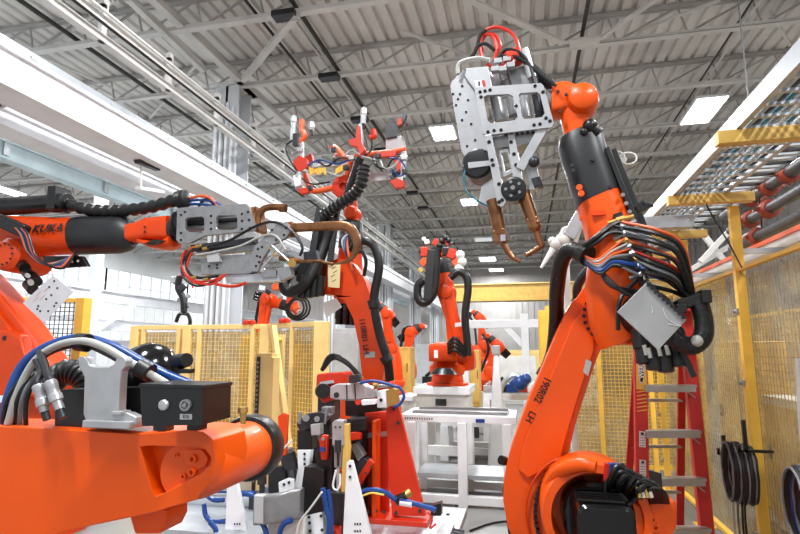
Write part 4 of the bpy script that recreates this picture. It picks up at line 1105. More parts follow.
    # lower slides
    for i, (out) in enumerate(([(485, 136), (492, 135), (507, 203), (503, 208), (498, 206), (495, 190)], [(508, 134), (515, 133), (524, 188), (519, 192), (514, 186)])):
        sl = obj('slide_bar', MB().poly(P0.off(.0 - .04 * i), out, th=.05), M['alu'], r, bevel=.006)
        a = out[0]; b = out[-1]
        each('slide_bolt', holes_on(P0.off(.025 - .04 * i), [(489 + 22 * i, 142), (492 + 22 * i, 160 - 6 * i), (493 + 23 * i, 165), (499 + 19 * i, 184)] + ([(502, 200), (499, 202)] if i == 0 else []), None, .012), M['hole'], sl)
    obj('cross_block', MB().poly(P0.off(-.04), [(489, 138), (535, 131), (537, 140), (520, 146), (493, 148)], th=.14, back=True), M['steel'], r, bevel=.004)
    obj('cross_block', MB().poly(P0.off(-.05), [(499, 150), (508, 148), (514, 172), (503, 178)], [[(501, 153), (507, 152), (511, 169), (505, 172)]], th=.05, back=True), M['alu'], r, bevel=.003)
    mb = MB()
    for k in range(6): mb.box(P0.off(-.02)(506 + 5.4 * k, 133 - .5 * k), (.02, .03, .03))
    each('adjusting_screw', mb, M['dsteel'], r)
    # servo motor, black round, facing us
    c = P0.off(.0)(514, 190); n = P0.n
    mo = obj('pivot_motor', MB().lathe(c - n * .1, n, [(0, .075), (.1, .078), (.13, .078), (.135, .06), (.14, .06), (.14, .03), (.155, .03)], 30), M['black'], r)
    mb = MB(); x, y = perp(n)
    for i in range(5): a = 2 * PI * i / 5; mb.cyl(c + n * .035 + (x * math.cos(a) + y * math.sin(a)) * .045, c + n * .045 + (x * math.cos(a) + y * math.sin(a)) * .045, .01, n=8)
    mb.cyl(c + n * .05, c + n * .065, .014, n=10); each('hub_screw', mb, M['steel'], mo)
    # transformer side: round black drum with copper band and silver strap
    c = P0.off(-.12)(480, 168)
    dr = obj('transformer_drum', MB().lathe(c - n * .1, n, [(0, .08), (.02, .1), (.2, .1), (.22, .085), (.225, .05)], 32), M['black'], r)
    obj('copper_band', MB().poly(P0.off(-.06), [(467, 157), (488, 150), (492, 158), (482, 159), (470, 163)], th=.14, back=True), M['copper'], r, bevel=.006)
    obj('strap', MB().poly(P0.off(.0), [(468, 163), (490, 161), (491, 166), (469, 169)], th=.03), M['alu'], dr, bevel=.003)
    obj('foot_block', MB().poly(P0.off(-.04), [(482, 185), (496, 176), (502, 205), (492, 208), (478, 203)], th=.13, back=True), M['panel'], r, bevel=.006)
    obj('green_wires', MB().tube([P0.off(-.02)(468, 162), P0.off(.0)(464, 176), P0.off(.0)(466, 190), P0.off(.0)(476, 200), P0.off(0)(488, 206)], .006, 6), M['teal'], r)
    # diagonal strut and right bracket
    obj('diagonal_arm', MB().bar(P0.off(-.02)(544, 128), P0.off(-.02)(520, 170), .06, .04, n), M['alu'], r, bevel=.005)
    br = obj('side_bracket', MB().poly(P0.off(-.06), [(525, 152), (532, 148), (541, 183), (537, 189), (529, 190)], th=.05, back=True), M['alu'], r, bevel=.004)
    each('bracket_foot', MB().poly(P0.off(-.03), [(531, 178), (540, 176), (543, 185), (534, 187)], th=.08, back=True).ball(P0.off(0)(534, 162), .035), M['dsteel'], br, bevel=.004)
    # copper electrode arms
    def arm(pts, rads, nm='electrode_arm'):
        W_ = [P0.off(-.05)(*q) for q in pts]
        mb = MB()
        for i in range(len(W_) - 1):
            mb.cyl(W_[i], W_[i + 1], rads[i], rads[i] * .94, n=18)
            mb.ball(W_[i + 1], rads[i] * .93, 14)
        return mb
    a1 = obj('electrode_arm', arm([(493, 200), (500, 234)], [.045]), M['copper'], r)
    obj('arm_clamp', MB().bar(P0.off(-.05)(499, 230), P0.off(-.05)(502, 243), .085, .075, n), M['copper'], a1, bevel=.008)
    obj('clamp_plate', MB().box(P0.off(-.0)(503, 238), (.03, .015, .04)), M['zinc'], a1)
    obj('electrode', arm([(503, 243), (508, 252), (513, 258), (519, 261)], [.02, .017, .013]), M['copper'], a1)
    a2 = obj('electrode_arm', arm([(523, 192), (535, 227)], [.042]), M['copper'], r)
    obj('arm_clamp', MB().bar(P0.off(-.05)(532, 218), P0.off(-.05)(535, 228), .075, .07, n).ball(P0.off(-.02)(538, 222), .014), M['copper'], a2, bevel=.008)
    obj('electrode', arm([(535, 227), (538, 238), (541, 246), (534, 251), (527, 255)], [.022, .02, .017, .015]), M['copper'], a2)
big_gun()


def left_gun():
    P0 = Plane(Q(230, 230, 4.2), (.05, 1, 0))
    r = thing('spot_welding_gun', 'grey spot welding gun with a long hooked copper arm, held level by the left robot', 'welding gun', Q(250, 280, 4.2))
    n = P0.n; m = 4.2 / FPX
    top = [(178, 211), (181, 208), (247, 204), (250, 207), (257, 227), (256, 231), (206, 236), (192, 243), (180, 244), (177, 240)]
    fp = obj('upper_plate', MB().poly(P0, top, [[(186, 220), (188, 218), (203, 217), (205, 219), (205, 231), (202, 233), (189, 232), (186, 230)], [(217, 218), (219, 216), (236, 216), (238, 218), (238, 228), (235, 230), (219, 230), (217, 228)]], th=.03), M['steel'], r, bevel=.004)
    each('plate_bolt', holes_on(P0.off(.015), [(211, 216), (211, 223), (211, 229), (242, 214), (242, 221), (242, 229), (248, 212), (249, 220), (250, 228), (181, 215), (181, 233), (181, 240), (185, 212)], None, .012), M['hole'], fp)
    obj('rear_plate', MB().poly(P0.off(-.22), top, [[(186, 218), (205, 217), (205, 232), (187, 232)]], th=.03), M['steel'], r, bevel=.004)
    for i in range(3): obj('guide_cylinder', MB().lathe(P0.off(-.12)(186, 217 + i * 6), P0.off(-.12)(250, 213 + i * 6) - P0.off(-.12)(186, 217 + i * 6), [(0, .03), (.3, .03), (.3, .02), (.56, .02)], 14), M['dsteel'] if i % 2 else M['steel'], r)
    obj('end_flange', MB().lathe(P0.off(-.1)(178, 225), (1, 0, 0), [(0, .13), (.02, .13), (.02, .1), (.05, .1)], 28), M['dsteel'], r)
    obj('slide_rail', MB().poly(P0.off(-.02), [(190, 245), (254, 237), (255, 243), (192, 251)], th=.07, back=True), M['dsteel'], r, bevel=.003)
    obj('slide_rail', MB().poly(P0.off(-.06), [(196, 251), (256, 245), (256, 250), (198, 256)], th=.06, back=True), M['steel'], r, bevel=.003)
    lp = obj('lower_body', MB().poly(P0, [(200, 259), (216, 255), (255, 254), (258, 271), (246, 274), (201, 275)], th=.12, back=True), M['steel'], r, bevel=.005)
    each('body_hole', holes_on(P0, [(209, 266), (217, 262), (217, 265), (217, 268), (252, 258), (252, 262), (252, 270), (256, 260), (256, 269)], None, .01), M['hole'], lp)
    obj('junction_box', MB().poly(P0.off(.02), [(208, 254), (220, 253), (221, 262), (209, 263)], th=.05), M['panel'], lp, bevel=.004)
    br = obj('bracket_plate', MB().poly(P0.off(.02), [(256, 246), (263, 240), (280, 222), (289, 224), (292, 231), (287, 238), (272, 246), (262, 262), (259, 272), (252, 272), (250, 260)], th=.04), M['steel'], r, bevel=.004)
    each('bracket_bolt', holes_on(P0.off(.04), [(258, 249), (262, 247), (257, 256), (260, 257), (272, 230), (286, 228), (284, 235), (276, 240), (256, 266), (259, 262)], None, .011), M['hole'], br)
    obj('lower_rail', MB().poly(P0.off(-.02), [(224, 275), (280, 273), (281, 281), (227, 283)], th=.08, back=True), M['zinc'], r, bevel=.003)
    obj('link_block', MB().poly(P0.off(-.0), [(276, 268), (290, 266), (292, 276), (280, 281)], th=.06, back=True).poly(P0.off(-.0), [(258, 272), (276, 270), (276, 277), (262, 278)], th=.08, back=True), M['steel'], r, bevel=.003)
    # copper
    cb = obj('copper_block', MB().poly(P0.off(-.01), [(250, 207), (256, 206), (260, 231), (255, 232)], th=.14, back=True), M['copper'], r, bevel=.006)
    obj('copper_lead', MB().tube([P0.off(-.03)(258, 226), P0.off(-.03)(259, 216), P0.off(-.03)(264, 209), P0.off(-.03)(274, 207), P0.off(-.03)(286, 208)], .03, 12), M['copper'], cb)
    obj('lead_nut', MB().cyl(P0.off(-.03)(280, 208), P0.off(-.03)(286, 208), .038, n=8), M['copper'], cb)
    pts = [P0.off(-.02)(*q) for q in ((290, 228), (310, 227), (330, 226), (343, 226), (351, 229), (356, 237), (357, 246), (353, 256), (345, 262), (333, 264))]
    mb = MB(); cs = crspline(pts, 6); secs = []
    for i, p in enumerate(cs):
        d = (cs[min(i + 1, len(cs) - 1)] - cs[max(i - 1, 0)]).normalized(); t = i / (len(cs) - 1)
        hh = (.036 if t < .55 else .036 - .03 * (t - .55) / .45)
        secs.append((p, n.cross(d) * hh, n * hh * .9, 5))
    am = obj('electrode_arm', mb.loft(secs, 20), M['copper'], r, angle=50)
    obj('electrode_tip', MB().cyl(P0.off(-.02)(333, 264), P0.off(-.02)(322, 262), .014, .008, 12), M['copper'], am)
    obj('arm_flange', MB().poly(P0.off(.0), [(284, 222), (292, 221), (294, 234), (287, 236)], th=.09, back=True), M['copper'], am, bevel=.005)
    lo = obj('lower_electrode', MB().cyl(P0.off(-.02)(280, 258), P0.off(-.02)(300, 261), .026, .022, 14).cyl(P0.off(-.02)(300, 261), P0.off(-.02)(323, 261), .015, .01, 12).ball(P0.off(-.02)(291, 262), .032), M['copper'], r)
    obj('pivot_joint', MB().cyl(P0.off(.02)(292, 263), P0.off(-.08)(292, 263), .035, n=16).cyl(P0.off(.03)(276, 254), P0.off(-.06)(276, 254), .028, n=14), M['brass'], r)
    for a, b in (((268, 256), (292, 250)), ((266, 240), (290, 262)), ((262, 268), (284, 244))): obj('linkage_rod', MB().cyl(P0.off(.03)(*a), P0.off(.02)(*b), .011, n=8), M['alu'], r)
    obj('electrode_holder', MB().poly(P0.off(-.03), [(303, 252), (316, 250), (318, 262), (304, 262)], th=.06, back=True), M['dsteel'], r, bevel=.004)
    # hoses
    for pts, mm_, rr in (([(192, 250), (210, 246), (230, 240), (256, 226), (274, 222), (290, 229), (302, 246), (300, 256)], 'rubber', .012),
                        ([(196, 255), (214, 252), (240, 246), (262, 236), (276, 236), (286, 250)], 'lgrey', .01), ([(186, 250), (182, 258), (184, 272), (194, 282), (212, 284), (224, 276)], 'redhose', .012),
                        ([(200, 250), (190, 252), (186, 262), (190, 274), (200, 278), (218, 276)], 'rubber', .013), ([(188, 250), (183, 262), (182, 272), (186, 280), (198, 286), (220, 280)], 'rubber', .011),
                        ([(192, 252), (188, 262), (188, 272), (196, 281), (214, 280), (226, 274)], 'redhose', .010), ([(216, 284), (226, 286), (236, 286), (246, 283)], 'redhose', .014), ([(199, 247), (191, 248), (187, 254), (186, 268), (190, 276)], 'orhose', .008)):
        obj('cable', MB().tube([P0.off(.05)(*q) for q in pts], rr, 7), M[mm_], r)
    for q in ((196, 247), (203, 249), (192, 278), (204, 280)): obj('hose_fitting', MB().cyl(P0.off(.05)(*q), P0.off(.05)(q[0] + 5, q[1] - 1), .017, n=8), M['brass'], r)
    for pts, mm_ in (([(186, 201), (200, 200), (214, 202), (225, 208)], 'blue'), ([(184, 205), (198, 204), (212, 206), (222, 210)], 'blue'), ([(188, 199), (200, 196), (210, 198), (218, 206)], 'orhose'), ([(198, 212), (200, 204), (207, 199), (214, 205)], 'rubber')):
        obj('cable', MB().tube([P0.off(-.1)(*q) for q in pts], .013, 7), M[mm_], r)
left_gun()


# ---------------------------------------------------------------- left robot (level forearm)
def left_robot():
    O = M['orange2']; Y = 4.35
    r = thing('industrial_robot', 'orange robot on the left, level forearm with black lettering, ribbed hose above', 'robot', (Q(40, 400, 4.5).x, 4.6, 0))
    def sec(px, pt, pb, dep, e=2.4):
        a = Q(px, pt, Y); b = Q(px, pb, Y); return ((a + b) / 2, V((0, dep / 2, 0)), (b - a) / 2, e)
    B = V((Q(40, 400, 4.5).x, 4.6, 0))
    obj('base_frame', MB().lathe(B, (0, 0, 1), [(0, .46), (.05, .46), (.06, .36), (.2, .33), (.22, .37), (.28, .37)], 28), O, r)
    obj('turning_column', MB().lathe(B + V((0, 0, .28)), (0, 0, 1), [(0, .4), (.14, .4), (.22, .34), (.5, .28)], 28), O, r)
    fa = obj('forearm', MB().loft([sec(-30, 214, 262, .36), sec(10, 216, 259, .35), sec(26, 217, 256, .33), sec(78, 218, 254, .3, 2.1)], 40), O, r)
    obj('forearm_sleeve', MB().loft([sec(77, 217.5, 254.5, .3, 2.1), sec(83, 216.5, 254.5, .31, 2.1), sec(118, 215, 253.5, .3, 2.1), sec(127, 216.5, 251, .27, 2.2), sec(133, 221, 247, .18, 2)], 40), M['sleeve'], r)
    # KUKA lettering wrapped on the round forearm
    vs, fs = text_mesh('KUKA', .118, True); mb = MB(); c = Q(47.5, 228, Y - .17)
    ax = Q(50, 236, Y); rad = .162
    sh = math.asin(min((c.z - ax.z) / rad, .9)); out = []
    for p in vs:
        a = sh + p.y / rad; out.append(V((c.x + p.x * 1.12 + p.y * .12, Y - math.cos(a) * .176, ax.z + math.sin(a) * rad)))
    mb.add(out, fs); obj('lettering', mb, M['ink'], fa, flat=True, label='black maker lettering')
    # wrist
    wr = obj('wrist', MB().loft([sec(124, 225, 244, .2, 3), sec(138, 224, 242, .2, 3.5), sec(150, 219, 240, .2, 4), sec(173, 217, 241, .22, 5)], 32), O, r, bevel=.004)
    obj('wrist_yoke', MB().loft([sec(143, 240, 244, .18, 3), sec(155, 242, 249, .22, 3), sec(168, 241, 250, .22, 3), sec(175, 236, 248, .2, 3)], 24), O, wr)
    obj('yoke_gap', MB().loft([(Q(150, 242, 4.22), V((.06, 0, .02)), V((0, .02, 0)), 2), (Q(160, 243, 4.22), V((.06, 0, .02)), V((0, .02, 0)), 2)], 16), M['black'], wr)
    obj('flange', MB().lathe(Q(174, 230, Y), (1, 0, 0), [(0, .11), (.03, .11), (.03, .09), (.05, .09)], 28), M['dsteel'], wr)
    each('wrist_screw', MB().bolts([Q(145, 227, 4.24), Q(145, 232, 4.24), Q(170, 221, 4.23), Q(170, 234, 4.23)], (0, -1, 0), .009, .01), M['hole'], wr)
    # hose above
    obj('hose_tray', MB().tube([Q(-20, 207, 4.3), Q(20, 206, 4.3), Q(57, 203, 4.3)], .09, 16, 4), M['black'], r)
    obj('hose_clamp', MB().box(Q(59, 200, 4.28), (.1, .2, .24)).cyl(Q(54, 203, 4.28), Q(68, 203, 4.28), .1, n=18), M['black'], r, bevel=.01)
    obj('ribbed_hose', MB().tube([Q(64, 203, 4.28), Q(90, 210, 4.28), Q(115, 211, 4.28), Q(145, 208, 4.28), Q(166, 203, 4.28), Q(180, 198, 4.28)], .05, 16, 8, rib=.22, ribn=13), M['rubber'], r)
    obj('hose_boot', MB().lathe(Q(177, 200, 4.28), Q(193, 197, 4.28) - Q(177, 200, 4.28), [(0, .06), (.01, .08), (.03, .072), (.04, .085), (.06, .075), (.07, .085), (.1, .08), (.11, .06)], 20), M['rubber'], r)
    # elbow and hanging cables
    el = obj('elbow_housing', MB().lathe(Q(4, 254, 4.1), (0, 1, 0), [(0, .12), (.03, .16), (.3, .17), (.42, .16)], 32).loft([(Q(-30, 246, 4.35), V((0, .2, 0)), V((0, 0, .2)), 3), (Q(24, 246, 4.35), V((0, .17, 0)), V((0, 0, .17)), 3)], 28), O, r)
    mb = MB().bolts([Q(4, 254, 4.09) + V((.1 * math.cos(a), 0, .1 * math.sin(a))) for a in [i * PI / 6 for i in range(12)]], (0, -1, 0), .009, .012); obj('ring_bolts', mb, M['hole'], el)
    for i in range(8):
        mm_ = ['rubber', 'orhose', 'grey', 'rubber', 'rubber', 'blue', 'orhose', 'rubber'][i]
        obj('cable', MB().tube([Q(2 + i, 218 + i, 4.05), Q(18 + i * 1.2, 232, 4.0), Q(26 + i * 1.5, 250 + i, 4.0), Q(40 + i * 3, 263 + i * .8, 4.02), Q(60 + i * 2, 262 - i, 4.1), Q(78, 256 - i * .5, 4.2)], .012, 7, 6), M[mm_], r)
    obj('cable_guard', MB().bar(Q(-10, 216, 4.05), Q(26, 232, 4.05), .1, .12), M['black'], r, bevel=.02)
    obj('hose_plate', MB().poly(Plane((0, 4.15, 0), (0, 1, 0)), [(42, 256), (82, 256), (88, 266), (60, 268), (45, 265)], th=.04, back=True), M['black'], r, bevel=.004)
    each('plate_hole', holes_on(Plane((0, 4.15, 0), (0, 1, 0)), [(48 + 6 * i, 264 - i * .6) for i in range(6)], None, .012), M['lgrey'], r)
    for q in ((25, 270), (32, 276), (28, 284), (20, 262)): obj('motor_plug', MB().cyl(Q(q[0], q[1], 4.2), Q(q[0] + 5, q[1] + 6, 4.15), .05, n=14), M['black'], r)
    each('plug_cap', MB().cyl(Q(30, 281, 4.12), Q(31, 283, 4.05), .025, n=12).cyl(Q(27, 275, 4.12), Q(28, 276, 4.05), .02, n=12), M['lgrey'], r)
    # link arm slanting down to the right, shoulder casting with a hole
    pl = Plane((0, 4.2, 0), (0, 1, 0))
    la = obj('link_arm', MB().poly(pl, [(-60, 262), (-26, 268), (-12, 283), (6, 304), (24, 328), (42, 356), (58, 372), (76, 392), (84, 430), (70, 470), (30, 490), (0, 480), (-20, 440), (-30, 380)], th=.3, back=True), O, r, bevel=.04, angle=50)
    obj('raised_edge', MB().poly(pl.off(.02), [(-46, 276), (-24, 284), (-6, 304), (10, 326), (28, 352), (22, 356), (2, 334), (-20, 310), (-46, 296)], th=.05), O, la, bevel=.015, angle=50)
    cast = obj('shoulder_casting', MB().poly(pl.off(.12), [(-30, 330), (8, 330), (20, 336), (24, 352), (40, 372), (44, 398), (-30, 398)], th=.12, back=True), O, la, bevel=.03, angle=50)
    obj('casting_hole', MB().cyl(pl.off(.1)(5, 338), pl.off(.128)(5, 338), .022, n=16), M['hole'], cast)
    obj('white_decal', MB().poly(pl.off(.13), [(-20, 397), (8, 395), (8, 402), (-20, 404)], th=.003), M['white'], cast)
    obj('shoulder_boss', MB().lathe(pl.off(.1)(66, 382), (0, -1, 0), [(0, .16), (.05, .15), (.1, .12), (.12, .06), (.125, .001)], 28, False), O, la)
    return r
left_robot()
# paper sheet
pp = Plane(Q(48, 300, 4.0), (.25, 1, .1))
r = thing('paper_sheet', 'crooked white sheet with dark scribbled marks hanging in front of the left yellow fence', 'paper', pp(48, 322))
sh = obj('sheet', MB().poly(pp, [(53, 275), (73.5, 292), (44, 323), (23, 303)], th=.003), M['paper'], r)
mb = MB()
for (x, y) in ((54, 281), (57, 288), (49, 287), (51, 295), (46, 299), (56, 303), (54, 306), (38, 306), (37, 309), (40, 311), (48, 311)):
    mb.poly(pp.off(.003), [(x - .9, y - .6), (x + 1, y - 1), (x + 1.2, y + .9), (x - .6, y + 1)], th=.001)
obj('marks', mb, M['ink'], r)
mb = MB()
for (x, y) in ((36, 296), (40, 300), (44, 292), (33, 302)): mb.bar(pp.off(.003)(x, y), pp.off(.003)(x + 5, y - 5), .003, .001, pp.n)
obj('red_lines', mb, M['orhose'], r)
single('paper_string', MB().tube([pp.off(-.01)(53, 276), Q(50, 268, 4.05), Q(44, 262, 4.05)], .003, 5), M['black'], 'thin black string holding the crooked white sheet', 'string')

# ================================================================ foreground arm, lower left
def foreground():
    O = M['orange']; Y = 1.28
    r = thing('industrial_robot', 'nearest orange robot arm lying across the lower left corner with a black end ring', 'robot', (-1.55, 1.35, 0))
    pl = Plane((0, Y, 0), (0, 1, 0))
    out = [(-120, 424), (0, 426), (75, 430), (136, 434), (188, 430), (204, 432), (213, 440), (216, 460), (210, 482), (196, 500), (152, 513), (80, 528), (0, 548), (-120, 575)]
    pocket = [(140, 447), (150, 446), (196, 447), (206, 450), (211, 457), (210, 465), (200, 474), (162, 494), (156, 496), (152, 490), (146, 468)]
    arm = obj('arm_casting', MB().poly(pl, out, [pocket], th=.05, back=True).poly(pl.off(-.045), out, th=.17, back=True), O, r, bevel=.012, angle=50)
    obj('pocket_step', MB().poly(pl.off(-.02), [(176, 449), (202, 450), (208, 458), (206, 466), (182, 478), (178, 470)], th=.03, back=True), O, arm, bevel=.003)
    for q, rr in (((194, 458.5), .011), ((193, 472), .011), ((184.5, 476), .008), ((178, 455), .006)):
        c = pl.off(-.02)(*q); obj('bolt_boss', MB().lathe(c, (0, -1, 0), [(0, rr), (.009, rr * .95), (.009, rr * .5), (.001, rr * .45), (.001, .0005)], 16, False), O, arm)
    # tubular end and black ring
    A = Q(198, 467, 1.36); Bq = Q(251, 447, 1.78)
    L = (Bq - A).length
    te = obj('tube_end', MB().lathe(A, Bq - A, [(-.06, .074), (0, .082), (L * .5, .088), (L, .092), (L + .004, .03)], 40), O, r)
    obj('end_ring', MB().lathe(Bq - (Bq - A).normalized() * .025, Bq - A, [(-.03, .088), (-.026, .104), (.0, .11), (.05, .11), (.075, .102), (.08, .08), (.08, .001)], 40, False), M['black'], te)
    obj('bolt', MB().cyl(Q(243, 424, 1.33), Q(243, 410, 1.33), .0075, n=10).cyl(Q(243, 413, 1.33), Q(243, 407, 1.33), .013, n=6), M['brass'], r)
    obj('under_bracket', MB().poly(Plane((0, 1.36, 0), (0, 1, 0)), [(128, 512), (150, 508), (166, 510), (166, 522), (160, 534), (134, 534)], th=.1, back=True), O, r, bevel=.006)
    # off to the left: joint, column and base standing on the floor
    jx = pl(-120, 500).x
    obj('joint_housing', MB().lathe((jx - .05, 1.22, pl(-120, 500).z), (0, 1, 0), [(0, .2), (.03, .23), (.3, .23), (.33, .2)], 32), O, r)
    obj('column', MB().loft([((-1.55, 1.42, .2), V((.26, 0, 0)), V((0, .24, 0)), 3), ((-1.5, 1.4, .7), V((.2, 0, 0)), V((0, .18, 0)), 3), ((jx - .05, 1.38, pl(-120, 500).z), V((.16, 0, 0)), V((0, .13, 0)), 3)], 28), O, r)
    obj('base_frame', MB().lathe((-1.55, 1.42, 0), (0, 0, 1), [(0, .4), (.05, .4), (.06, .33), (.22, .3)], 28), O, r)
    # silver saddle bracket on top
    ps = Plane((0, 1.27, 0), (0, 1, 0))
    br = obj('saddle_bracket', MB().poly(ps, [(77, 358), (79, 356.5), (85, 357), (87, 360), (89, 365), (94, 367), (108, 367), (114, 364), (116, 359), (119, 356.5), (124, 357), (126, 361), (125, 367), (121, 371), (120, 380), (118.5, 409), (119, 412), (128, 413), (136, 417), (136, 425), (130, 427), (94, 426), (86, 422), (83, 414), (84, 376), (79, 368)], th=.03, back=True), M['alu'], r, bevel=.004, angle=50)
    obj('bracket_foot', MB().mm(ps(86, 427) + V((0, -.015, 0)), ps(134, 421) + V((0, .05, 0))).mm(ps(114, 415) + V((0, -.012, 0)), ps(124, 411) + V((0, .03, 0))), M['alu'], br, bevel=.003)
    # black box with two round knobs
    x0, z0 = ps(141, 426).x, ps(141, 426).z; x1, z1 = ps(205, 387).x, ps(205, 387).z
    R = Matrix.Rotation(-.12, 3, 'Z')
    pb = Plane((0, 1.20, 0), (-.06, 1, 0))
    bx = obj('control_box', MB().poly(pb, [(140, 385), (203, 387), (202, 425), (142, 426)], th=.001).poly(pb, [(140, 387), (203, 387), (202, 425), (142, 426)], th=.14, back=True), M['black'], r, bevel=.003)
    obj('box_lid', MB().poly(pb.off(.002), [(139, 383.5), (204, 385), (204, 389), (139, 388)], th=.145, back=True), M['black'], bx, bevel=.002)
    obj('round_plug', MB().lathe(pb(164.5, 405), pb.n, [(0, .0125), (.006, .0125), (.009, .010), (.0095, .0005)], 22, False), M['alu'], bx)
    obj('round_plug', MB().lathe(pb(186.5, 405), pb.n, [(0, .0135), (.008, .0135), (.008, .0095), (.003, .0085), (.003, .005), (.012, .0045), (.012, .0003)], 22, False), M['steel'], bx)
    lb = obj('name_tag', MB().poly(pb.off(.001), [(180, 414), (192, 414), (192, 419.5), (180, 419.5)], th=.0012), M['panel'], bx)
    mb = MB(); text_on(mb, 'K12', .009, pb.off(.0022)(186, 416.8), pb.a, pb.b, True, lift=.0003); obj('tag_text', mb, M['ink'], lb, flat=True)
    obj('box_foot', MB().mm(ps(148, 432) + V((0, .02, 0)), ps(160, 425) + V((0, .06, 0))), M['black'], bx)
    obj('box_foot', MB().mm(ps(182, 432) + V((0, .02, 0)), ps(194, 425) + V((0, .06, 0))), M['black'], bx)
    # lower black housing between bracket and connectors
    obj('terminal_housing', MB().poly(Plane((0, 1.33, 0), (0, 1, 0)), [(54, 390), (142, 387), (142, 426), (54, 430)], th=.1, back=True), M['black'], r, bevel=.004)
    # domed motor
    c = Q(152, 380, 1.5); d = Q(178, 360, 1.47) - Q(140, 392, 1.52)
    mo = obj('domed_motor', MB().lathe(Q(150, 372, 1.50), Q(186, 360, 1.44) - Q(150, 372, 1.50), [(-.09, .05), (-.07, .075), (-.03, .09), (.01, .09), (.04, .08), (.062, .06), (.078, .035), (.083, .001)], 36), M['gloss'], r)
    obj('motor_knob', MB().cyl(Q(178, 362, 1.42), Q(187, 360, 1.40), .024, .02, 20).box(Q(184, 371, 1.4), (.05, .03, .012)), M['black'], mo)
    # ribbed hose between
    obj('ribbed_hose', MB().tube([Q(50, 384, 1.5), Q(66, 372, 1.5), Q(84, 378, 1.5), Q(90, 396, 1.5)], .035, 14, 8, rib=.18, ribn=12), M['rubber'], r)
    # conduits over the bracket
    obj('conduit', MB().tube([Q(8, 424, 1.3), Q(18, 392, 1.3), Q(34, 362, 1.3), Q(56, 346, 1.3), Q(82, 341, 1.3), Q(104, 347, 1.3), Q(128, 361, 1.3), Q(150, 374, 1.32), Q(172, 387, 1.34)], .0105, 12), M['lgrey'], r)
    obj('conduit', MB().tube([Q(16, 426, 1.33), Q(26, 386, 1.33), Q(44, 356, 1.33), Q(80, 344.5, 1.33), Q(108, 354, 1.33), Q(136, 371, 1.34), Q(165, 388, 1.36)], .009, 12), M['dsteel'], r)
    obj('blue_conduit', MB().tube([Q(4, 430, 1.32), Q(8, 398, 1.32), Q(22, 366, 1.34), Q(46, 347, 1.36), Q(80, 338, 1.38), Q(112, 346, 1.38), Q(142, 362, 1.38), Q(165, 374, 1.38), Q(192, 385, 1.38)], .0135, 12), M['blue'], r)
    for q in (((78, 342), (88, 343)), ((140, 367), (150, 373))): obj('conduit_strap', MB().cyl(Q(*q[0], 1.32), Q(*q[1], 1.32), .026, n=20), M['rubber'], r)
    for i in range(5): obj('cable', MB().tube([Q(2 + i * 6, 432, 1.32), Q(6 + i * 5, 405, 1.3), Q(16 + i * 4, 386, 1.3), Q(28 + i * 4, 372, 1.33)], .0065, 9), M['grey'] if i % 2 else M['rubber'], r)
    # two silver connectors
    for (a, b, c_, d_) in (((37, 380), (47, 420), (42, 372), (36, 360)), ((48, 376), (63, 418), (44, 362), (40, 352))):
        A1, B1 = Q(a[0], a[1], 1.25), Q(b[0], b[1], 1.25); dd = (B1 - A1).normalized(); L = (B1 - A1).length
        cn = obj('connector', MB().lathe(A1 + dd * L * .12, dd, [(0, .0135), (.004, .0165), (.02, .0165), (.023, .015), (.04, .015), (.043, .0175), (.06, .0175), (.063, .013), (L * .68, .0125)], 20), M['alu'], r)
        obj('plug_tail', MB().tube([A1 + dd * L * .15, A1, Q(*c_, 1.27), Q(*d_, 1.3)], .0105, 10), M['dsteel'], cn)
        obj('plug_head', MB().cyl(A1 + dd * L * .75, B1, .0105, n=12), M['dsteel'], cn)
    obj('cable', MB().tube([Q(38, 395, 1.28), Q(37, 374, 1.28), Q(41, 368, 1.3)], .005, 8), M['grey'], r)
    return r
foreground()

# ================================================================ middle robot with the gripper frame
Y = 5.2
rm, K = robot('orange robot in the middle, thick black hose down its back, cream paper tag', Q(374, 392, Y), Q(345, 284, Y), Q(350, 212, Y), Q(347, 192, Y), base_z=.42, k=.82, base_u=-.2, hose=False, rings=True)
for o_ in list(K['la'].children_recursive) + [K['la']]: bpy.data.objects.remove(o_)
pl = Plane((0, 5.0, 0), (0, 1, 0))
obj('link_arm', MB().poly(pl, [(322, 282), (324, 266), (338, 258), (352, 262), (364, 278), (371, 298), (377, 330), (385, 366), (382, 380), (372, 384), (362, 376), (359, 345), (353, 318), (344, 300), (334, 295), (322, 294)], th=.16, back=True), M['orange2'], rm, bevel=.03, angle=50)
mb = MB(); a = Q(363, 338, 4.99)
dd = (Q(366, 352, 4.99) - Q(362, 322, 4.99)).normalized(); text_on(mb, '110R01 LH', .075, Q(364, 336, 4.985), dd, V((dd.z, 0, -dd.x)) * -1, True, lift=.004)
obj('lettering', mb, M['ink'], rm, flat=True)
obj('rating_label', MB().poly(pl.off(.005), [(364.5, 352), (375, 351.5), (375, 357.5), (365, 358)], th=.003), M['lgrey'], rm)
tagp = Plane((0, 4.93, 0), (0, 1, 0)); 
tg = obj('paper_tag', MB().poly(tagp, [(328, 264), (340.5, 263), (339.5, 288), (328, 287)], th=.003), M['kraft'], rm, label='cream paper tag with handwriting')
mb = MB()
for i, (x, y) in enumerate(((334, 268), (335, 272), (333, 276), (334, 281))): mb.bar(tagp.off(.003)(x - 2, y + 1), tagp.off(.003)(x + 2, y - 1.5), .006, .001, tagp.n)
obj('handwriting', mb, M['ink'], tg)
obj('side_hose', MB().tube([Q(352, 250, 5.0), Q(357, 243, 4.95), Q(366, 241, 4.9), Q(375, 248, 4.9), Q(379, 268, 4.9), Q(374, 300, 4.9), Q(379, 332, 4.9), Q(387, 358, 4.9), Q(390, 380, 4.95)], .042, 14, 8), M['rubber'], rm)
